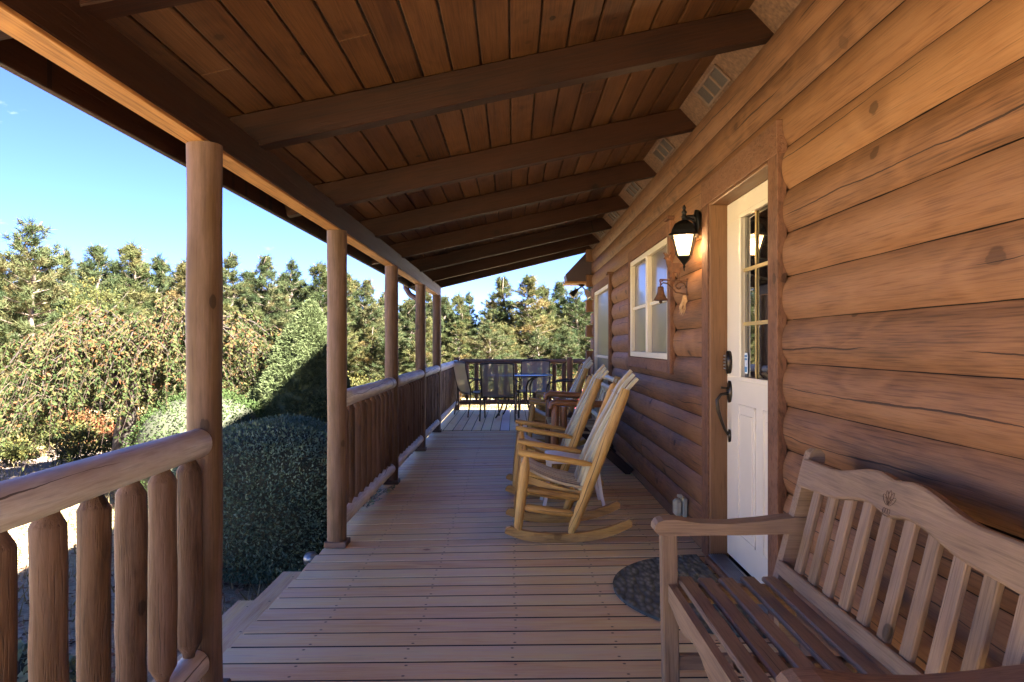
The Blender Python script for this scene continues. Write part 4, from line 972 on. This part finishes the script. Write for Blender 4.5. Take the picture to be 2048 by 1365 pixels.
front = [(62, 430, 24, 2, 'tallest pine at the far left with see-through open top', 1.15), (-70, 470, 25, 0, 'pine cut by the left edge of the frame', 1.1), (133, 490, 27, 3, 'slim pine beside the tallest pine at the far left', .9),
    (195, 487, 34, 0, 'pine with a pointed top above the weeping tree, left of the tuft-topped pine', 1.1), (263, 480, 35, 4, 'pine with twin tufts at its top, midway to the first porch post', 1.1), (318, 503, 36, 3, 'thin-topped pine under the small white cloud', 1.1), (372, 522, 35, 1, 'pine touching the left side of the first round post', 1.2),
    (462, 497, 36, 3, 'pine just right of the first round post with a ragged top', 1.1), (531, 508, 35, 0, 'full pine between the first two posts with a broad dark top', 1.15), (583, 514, 36, 2, 'pine with conical top above the clipped cone', 1.0), (640, 520, 35, 4, 'pine behind the left side of the second post', 1.1),
    (694, 540, 36, 1, 'pine right beside the second post on its right', 1.1), (735, 556, 36, 0, 'pointed pine between the second and third posts', 1.1), (765, 584, 38, 3, 'pine touching the third post on its left', 1.2), (815, 600, 40, 4, 'pine framed between the third and fourth posts', 1.3), (856, 575, 41, 3, 'pine behind the downspout', 1.1),
    (890, 590, 40, 0, 'pine just right of the last round post', 1.1), (917, 585, 41, 4, 'pale green pine left of the narrow pointed pine', 1.1), (938, 580, 39, 3, 'narrow pointed pine over the left half of the far railing', 1.0), (988, 580, 40, 2, 'thin open pine left of the two tall yellow pines', 1.0), (1007, 549, 38, 1, 'left one of the two tall yellow pines over the patio table', 1.2),
    (1056, 545, 37, 1, 'right one of the two tall yellow pines, the fullest over the table', 1.35), (1086, 566, 39, 4, 'yellow pine filling the right shoulder of the tallest yellow pine', 1.1), (1120, 560, 41, 0, 'dark green pine left of the eave box', 1.2), (1152, 572, 40, 2, 'green pine directly under the flood light', 1.2), (1185, 560, 42, 0, 'pine half hidden behind the cabin corner', 1.1)]
for (px, py, Yd, k, lbx, sx) in front: pine_at(px, py, Yd, k, lbx, sx=sx)
gl = 'one of many lower pines packed between the tallest trees of the wood'
for i in range(46):
    px = -120+1330*(i+.5)/46+random.uniform(-14, 14); Yd = random.uniform(30, 34) if i % 2 else random.uniform(37, 41)
    top = np.interp(px, [-120, 150, 400, 650, 800, 900, 1040, 1200], [560, 590, 600, 610, 650, 650, 640, 650])+random.uniform(-22, 25)
    if i % 2 == 0: top -= 35
    pine_at(px, top, Yd, random.choice((0, 1, 2, 4, 4)), gl, 'packed lower pines of the wood', sx=1.45)
for i in range(26):
    px = -200+1440*(i+.5)/26+random.uniform(-20, 20); Yd = random.uniform(46, 52); top = np.interp(px, [-120, 150, 400, 650, 800, 900, 1040, 1200], [485, 495, 515, 530, 580, 605, 590, 590])+random.uniform(0, 25)
    pine_at(px, top, Yd, random.choice((0, 2, 3)), 'one of the background pines showing only between the front trees', 'background pines', sx=1.5)

# ------------------------------------------------------------------ leafy trees and shrubs
def blob_leaves(c, rad, n, leaf, mat, name='foliage', parent=None, tint=(.5, .2), shell=.55, drop=0.0, lumps=14, seed=1):
    """leaves gathered in lumps through an ellipsoid; centre-relative"""
    rg = np.random.default_rng(seed); rad = np.array(rad)
    lc = unit(rg.normal(size=(lumps, 3)))*rg.uniform(.35, .85, (lumps, 1)); lr = rg.uniform(.28, .5, lumps); lt = rg.normal(tint[0], tint[1], lumps)
    k = rg.integers(0, lumps, n); d = unit(rg.normal(size=(n, 3))); r = rg.uniform(shell, 1.0, (n, 1))
    P = (lc[k]+d*r*lr[k][:, None])*rad; U = unit(d+rg.normal(size=(n, 3))*.8+np.array([0, 0, -drop])); Nn = unit(rg.normal(size=(n, 3)))
    return cards(name, P+np.array(c), Nn, U, leaf*rg.uniform(.7, 1.3, n), leaf*.55*rg.uniform(.8, 1.2, n), np.clip(lt[k]+rg.normal(0, .12, n), 0, 1), mat, parent)
mt = thing('maple_tree', 'bushy yellow-green leafy tree in front of the pines on the left', 'tree', (0, 0, 0)); c = at(200, 660, 20); mt.location = (c.x, 20, gz(c.x, 20))
mb = MB(); mb.tube([(0, 0, 0), (.05, .02, 1.2), (.0, .05, 2.4), (.1, 0, 3.4)], [.09, .07, .05, .02], 8)
for k in range(12): a = k*2.4; z = .8+k*.2; mb.tube([(0, 0, z), (.6*math.cos(a), .6*math.sin(a), z+.5), (1.0*math.cos(a), 1.0*math.sin(a), z+.9)], [.03, .018, .006], 5)
mb.build('trunk', M_bark2, mt, world=False); blob_leaves((0, 0, CH-(655-VY)*20/F-gz(c.x, 20)-.3), (1.0, 1.0, 1.35), 6500, .085, M_maple, 'crown', mt, (.5, .16), lumps=26, seed=5)
# round clipped bush beside the steps
def clipped(name, label, c, rad, n, leaf, mat, p=2.6, seed=3, core=.93, tint=(.45, .18), cat='bush', base=None):
    rg = np.random.default_rng(seed); t = thing(name, label, cat, (c[0], c[1], base if base is not None else gz(c[0], c[1])))
    d = unit(rg.normal(size=(n, 3))); e = 2/p
    q = np.sum(np.abs(d)**p, 1)**(-1/p); surf = d*q[:, None]
    lump = 1+.035*np.sin(d[:, 0]*7+1)*np.cos(d[:, 2]*6)+.03*np.sin(d[:, 1]*11+d[:, 2]*5)
    r = (lump*(1-np.abs(rg.normal(0, .035, n))))[:, None]
    off = np.array(c)-np.array(t.location)
    P = surf*r*np.array(rad)+off; nrm = unit(d/np.array(rad)); U = unit(nrm*.6+rg.normal(size=(n, 3))*.6+np.array([0, 0, .15])); Nn = unit(nrm*.8+rg.normal(size=(n, 3))*.7)
    cards('foliage', P, Nn, U, leaf*rg.uniform(.7, 1.3, n), leaf*.55*rg.uniform(.8, 1.2, n), np.clip(rg.normal(tint[0], tint[1], n), 0, 1), mat, t)
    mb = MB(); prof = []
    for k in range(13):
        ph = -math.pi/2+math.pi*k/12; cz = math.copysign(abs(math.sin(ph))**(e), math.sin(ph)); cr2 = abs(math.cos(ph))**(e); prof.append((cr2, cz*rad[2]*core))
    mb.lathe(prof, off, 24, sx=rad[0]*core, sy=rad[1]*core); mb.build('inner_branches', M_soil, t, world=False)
    return t
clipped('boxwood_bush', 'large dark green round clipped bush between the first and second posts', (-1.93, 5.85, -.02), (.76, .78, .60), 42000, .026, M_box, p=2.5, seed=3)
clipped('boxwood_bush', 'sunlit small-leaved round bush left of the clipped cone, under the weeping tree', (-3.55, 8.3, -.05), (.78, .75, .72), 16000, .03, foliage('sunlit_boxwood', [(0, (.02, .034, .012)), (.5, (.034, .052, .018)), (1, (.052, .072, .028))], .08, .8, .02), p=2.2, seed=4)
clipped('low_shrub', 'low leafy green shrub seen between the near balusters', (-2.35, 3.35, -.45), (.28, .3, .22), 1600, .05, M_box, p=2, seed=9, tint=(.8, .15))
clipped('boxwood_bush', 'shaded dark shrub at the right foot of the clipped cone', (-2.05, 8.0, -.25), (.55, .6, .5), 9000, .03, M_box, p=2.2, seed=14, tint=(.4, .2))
# clipped cone
def cone_tree():
    rg = np.random.default_rng(21); Yc = 9.2; base = at(585, 860, Yc); top = at(622, 606, Yc); g = gz(base.x, Yc)
    t = thing('cone_topiary', 'tall light green conical clipped evergreen, its right side in shade', 'evergreen', (base.x, Yc, g))
    H = top.z-g; nc = 5200; u = rg.random(nc)**.75; u = 1-u; a = rg.random(nc)*2*math.pi
    def rad(u): return .93*(1-u)**.82+.20*np.sqrt(np.clip(1-u, 0, 1))*(u > .0)*.6
    rr = rad(u); lean = (top.x-base.x)
    lump = 1+.05*np.sin(a*6+u*15)+.05*np.sin(a*3-u*23+2)
    C = np.stack([lean*u+rr*lump*np.cos(a)*.92, rr*lump*np.sin(a)*.92, H*u*.985+.05], 1)
    nr = unit(np.stack([np.cos(a), np.sin(a), np.full(nc, .45)], 1)); k = 16
    P = np.repeat(C, k, 0)+rg.normal(size=(nc*k, 3))*.012; U = unit(np.repeat(nr, k, 0)*.8+rg.normal(size=(nc*k, 3))*.6); Sd = unit(np.cross(U, rg.normal(size=(nc*k, 3))))
    tt = np.clip(np.repeat(rg.normal(.5, .14, nc), k)+rg.normal(0, .1, nc*k), 0, 1)
    tris('foliage', P, U, Sd, rg.uniform(.035, .065, nc*k), rg.uniform(.010, .018, nc*k), tt, M_spruce, t)
    mb = MB(); n = 24
    for j in range(12):
        pass
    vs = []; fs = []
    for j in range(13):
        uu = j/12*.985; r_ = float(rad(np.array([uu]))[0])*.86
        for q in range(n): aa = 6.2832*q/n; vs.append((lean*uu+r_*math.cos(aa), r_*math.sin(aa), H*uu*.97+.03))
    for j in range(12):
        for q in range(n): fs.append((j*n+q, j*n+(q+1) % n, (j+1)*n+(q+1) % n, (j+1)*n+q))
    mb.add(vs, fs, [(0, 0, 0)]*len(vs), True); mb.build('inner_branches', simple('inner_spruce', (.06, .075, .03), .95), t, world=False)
cone_tree()
# weeping cherry
def weeping():
    rg = np.random.default_rng(31); rd = random.Random(31); Yc = 9.6; b0 = at(245, 900, Yc); g = gz(b0.x, Yc)
    t = thing('weeping_tree', 'weeping tree with drooping bare twigs and leaves on a dark trunk', 'tree', (b0.x, Yc, g))
    mb = MB(); zt = 1.35-g
    mb.tube([(0, 0, 0), (.02, .0, .6), (.10, .03, 1.1), (.16, .0, zt-.25)], [.16, .12, .10, .09], 12, wob=.08)
    mb.tube([(.02, 0, .7), (-.06, .05, 1.0), (-.2, .02, zt-.2)], [.08, .06, .05], 8, wob=.08)
    tw = MB(); LP = []; LU = []; LT = []
    for k in range(58):
        a = 2*math.pi*k/58+rd.uniform(-.1, .1); Rr = rd.uniform(.8, 1.95)*(1.05-.05*math.cos(a)); z0 = zt-rd.uniform(.1, .35); pk = rd.uniform(.02, .42)
        p0 = Vector((.08*math.cos(a), .08*math.sin(a), z0)); pts = []
        for j in range(9):
            u = j/8; r_ = Rr*(1-(1-u)**1.6); z = z0+pk*math.sin(math.pi*min(1, u*1.25))-(.95*rd.uniform(.85, 1.1))*max(0, u-.35)**1.7*1.6
            xx = p0.x+.38+r_*math.cos(a+.25*u*rd.uniform(-1, 1)); pts.append(Vector((xx, p0.y+r_*math.sin(a), z-.20*max(0, .6-xx)+.12)))
        mb.tube(pts, [.028, .022, .017, .013, .010, .008, .006, .005, .003], 5, cap=False, smooth=False)
        for j in range(2, 9):
            for _ in range(4):
                q = pts[j].lerp(pts[j-1], rd.random()); da = a+rd.uniform(-1.2, 1.2); L = rd.uniform(.25, .65)
                tp = [q+Vector((math.cos(da)*L*.8*u, math.sin(da)*L*.8*u, .13*math.sin(math.pi*u)-L*u*u*.7)) for u in (0, .33, .66, 1)]
                if tp[-1].z < .12: continue
                tw.tube(tp, [.0028, .0022, .0016, .0008], 3, cap=False, smooth=False)
                for _2 in range(rd.randint(24, 44)):
                    u = rd.random(); s_ = min(2, int(u*3)); w_ = tp[s_].lerp(tp[s_+1], u*3-s_); LP.append(w_); LU.append((rd.gauss(0, .7)+math.cos(da)*.3, rd.gauss(0, .7), -.6)); LT.append(rd.gauss(.42 if q.z < zt-.2 else .52, .2)+(.3 if rd.random() < .08 else 0))
    mb.build('trunk', M_bark2, t, world=False); tw.build('twigs', M_twig, t, world=False)
    P = np.array([tuple(p) for p in LP]); U = unit(np.array(LU)); n = len(P)
    cards('leaves', P, unit(rg.normal(size=(n, 3))+np.array([.3, -.6, .3])), U, rg.uniform(.035, .068, n), rg.uniform(.018, .030, n), np.clip(np.array(LT), 0, 1), M_cherry, t)
weeping()
# undergrowth
def shrub(px, py, Yd, rad, n, leaf, mat, label, seed, tint=(.5, .2), cat='shrub', name='shrub', group=None):
    x = (px-VX)*Yd/F; g = gz(x, Yd); t = thing(name, label, cat, (x, Yd, g), 0, group)
    mb = MB()
    for k in range(7): a = k*.9; mb.tube([(0, 0, 0), (rad[0]*.35*math.cos(a), rad[1]*.35*math.sin(a), rad[2]*.8), (rad[0]*.7*math.cos(a), rad[1]*.7*math.sin(a), rad[2]*1.5)], [.012, .008, .003], 5)
    mb.build('stems', M_bark2, t, world=False); blob_leaves((0, 0, rad[2]), rad, n, leaf, mat, 'leaves', t, tint, shell=.2, seed=seed); return t
shrub(165, 840, 13.5, (.75, .6, .45), 3600, .06, M_shrub, 'orange-leaved shrub left of the weeping tree trunk', 41, (.75, .15))
shrub(60, 800, 15, (1.3, .9, .75), 3600, .07, M_maple, 'green leafy undergrowth shrub at the left edge below the tallest pine', 42, (.25, .15))
shrub(330, 820, 14, (.9, .7, .5), 3200, .06, M_shrub, 'yellow and orange shrub behind the first round post', 43, (.55, .2))
shrub(110, 860, 12.5, (.6, .5, .35), 2200, .06, M_maple, 'small bright green shrub in front of the orange one', 44, (.5, .2))
shrub(-30, 850, 13, (.9, .7, .5), 2600, .06, M_shrub, 'reddish shrub cut by the left edge of the frame', 45, (.6, .25))
shrub(250, 870, 12, (.5, .5, .28), 1800, .05, M_shrub, 'low orange shrub at the foot of the weeping tree trunk', 46, (.8, .15))
for i, (px, Yd) in enumerate(((20, 11.2), (95, 15.5), (215, 14.6), (300, 11.6), (390, 13), (-60, 11.4), (150, 11.0), (265, 16), (350, 17), (460, 15))):
    shrub(px, 0, Yd, (random.uniform(.5, .8), .5, random.uniform(.22, .42)), 2600, .05, (M_maple, M_shrub)[i % 2], 'one of the small mixed undergrowth shrubs around the weeping tree', 90+i, (.35 if i % 2 else .5, .22), group='undergrowth round the weeping tree')
shrub(1168, 712, 22, (.55, .5, .42), 2400, .05, M_red, 'pinkish red shrub beside the cabin corner beyond the railing', 47, (.55, .2))
shrub(1120, 735, 24, (.5, .5, .32), 1500, .05, M_red, 'low reddish shrub left of the pinkish red one', 48, (.45, .2))
for i in range(13):
    px = 440+i*58; shrub(px, 0, random.uniform(25, 29), (random.uniform(1.0, 1.5), 1.0, random.uniform(.45, .85)), 2000, .08, M_maple if i % 2 else M_shrub, 'one of the low yellowish shrubs at the foot of the pines', 60+i, (.4, .2), group='low shrubs at the foot of the pines')
# dry grass and fallen leaves: nobody could count them
def scatter(name, n, xr, yr, L, Wd, mat, flat, tint=(.5, .25), avoid=True, seed=77, dens=None):
    rg = np.random.default_rng(seed); x = rg.uniform(*xr, n); y = rg.uniform(*yr, n)
    keep = ~((x > -1.7) & (y < 13.6)); x = x[keep]; y = y[keep]; n = len(x)
    z = np.array([gz(a, b_) for a, b_ in zip(x, y)]); P = np.stack([x, y, z+(.004 if not flat else .012)], 1)
    if flat: U = unit(np.stack([rg.normal(size=n), rg.normal(size=n), rg.normal(0, .25, n)], 1)); Nn = unit(np.stack([rg.normal(0, .3, n), rg.normal(0, .3, n), np.ones(n)], 1)); o = cards(name, P, Nn, U, rg.uniform(*L, n), rg.uniform(*Wd, n), np.clip(rg.normal(*tint, n), 0, 1), mat)
    else: U = unit(np.stack([rg.normal(0, .4, n), rg.normal(0, .4, n), np.ones(n)], 1)); Sd = unit(np.cross(U, rg.normal(size=(n, 3)))); o = tris(name, P, U, Sd, rg.uniform(*L, n), rg.uniform(*Wd, n), np.clip(rg.normal(*tint, n), 0, 1), mat)
    tag(o, kind='stuff'); return o
scatter('dry_grass', 60000, (-16, 4), (1.5, 30), (.06, .20), (.008, .016), M_grass, False)
scatter('leaf_litter', 36000, (-9, 2), (1.5, 18), (.03, .07), (.02, .045), foliage('fallen_leaves', [(0, (.10, .05, .03)), (.5, (.27, .15, .09)), (1, (.45, .30, .2))], .1, .8), True, seed=78)
# leafy sprigs poking up at the deck edge
for (px, py, Yd, s_) in ((752, 990, 5.75, 1.0), (735, 1012, 5.35, .8)):
    b_ = at(px, py, Yd); rg = np.random.default_rng(int(px)); t = thing('weed_sprig', 'leafy sprig growing up at the deck edge, ' + ('the larger one' if s_ == 1 else 'the smaller nearer one'), 'plant', (-1.10, Yd, 0), 0, 'leafy sprigs at the deck edge')
    mb = MB(); P = []
    for k in range(5):
        e = Vector((.04+.14*s_*rg.random(), rg.uniform(-.09, .09), .03+.08*s_*rg.random())); mb.tube([(0, 0, -.02), e*.6+Vector((0, 0, .01)), e], .0015, 4)
        for j in range(7): P.append(e*(.4+.1*j))
    mb.build('stem', M_twig, t, world=False); P = np.array([tuple(p) for p in P]); n = len(P); cards('leaves', P, unit(rg.normal(size=(n, 3))+np.array([0, 0, 1.5])), unit(rg.normal(size=(n, 3))*np.array([1, 1, .4])), rg.uniform(.02, .035, n), rg.uniform(.010, .016, n), rg.uniform(.4, 1, n), M_box, t)
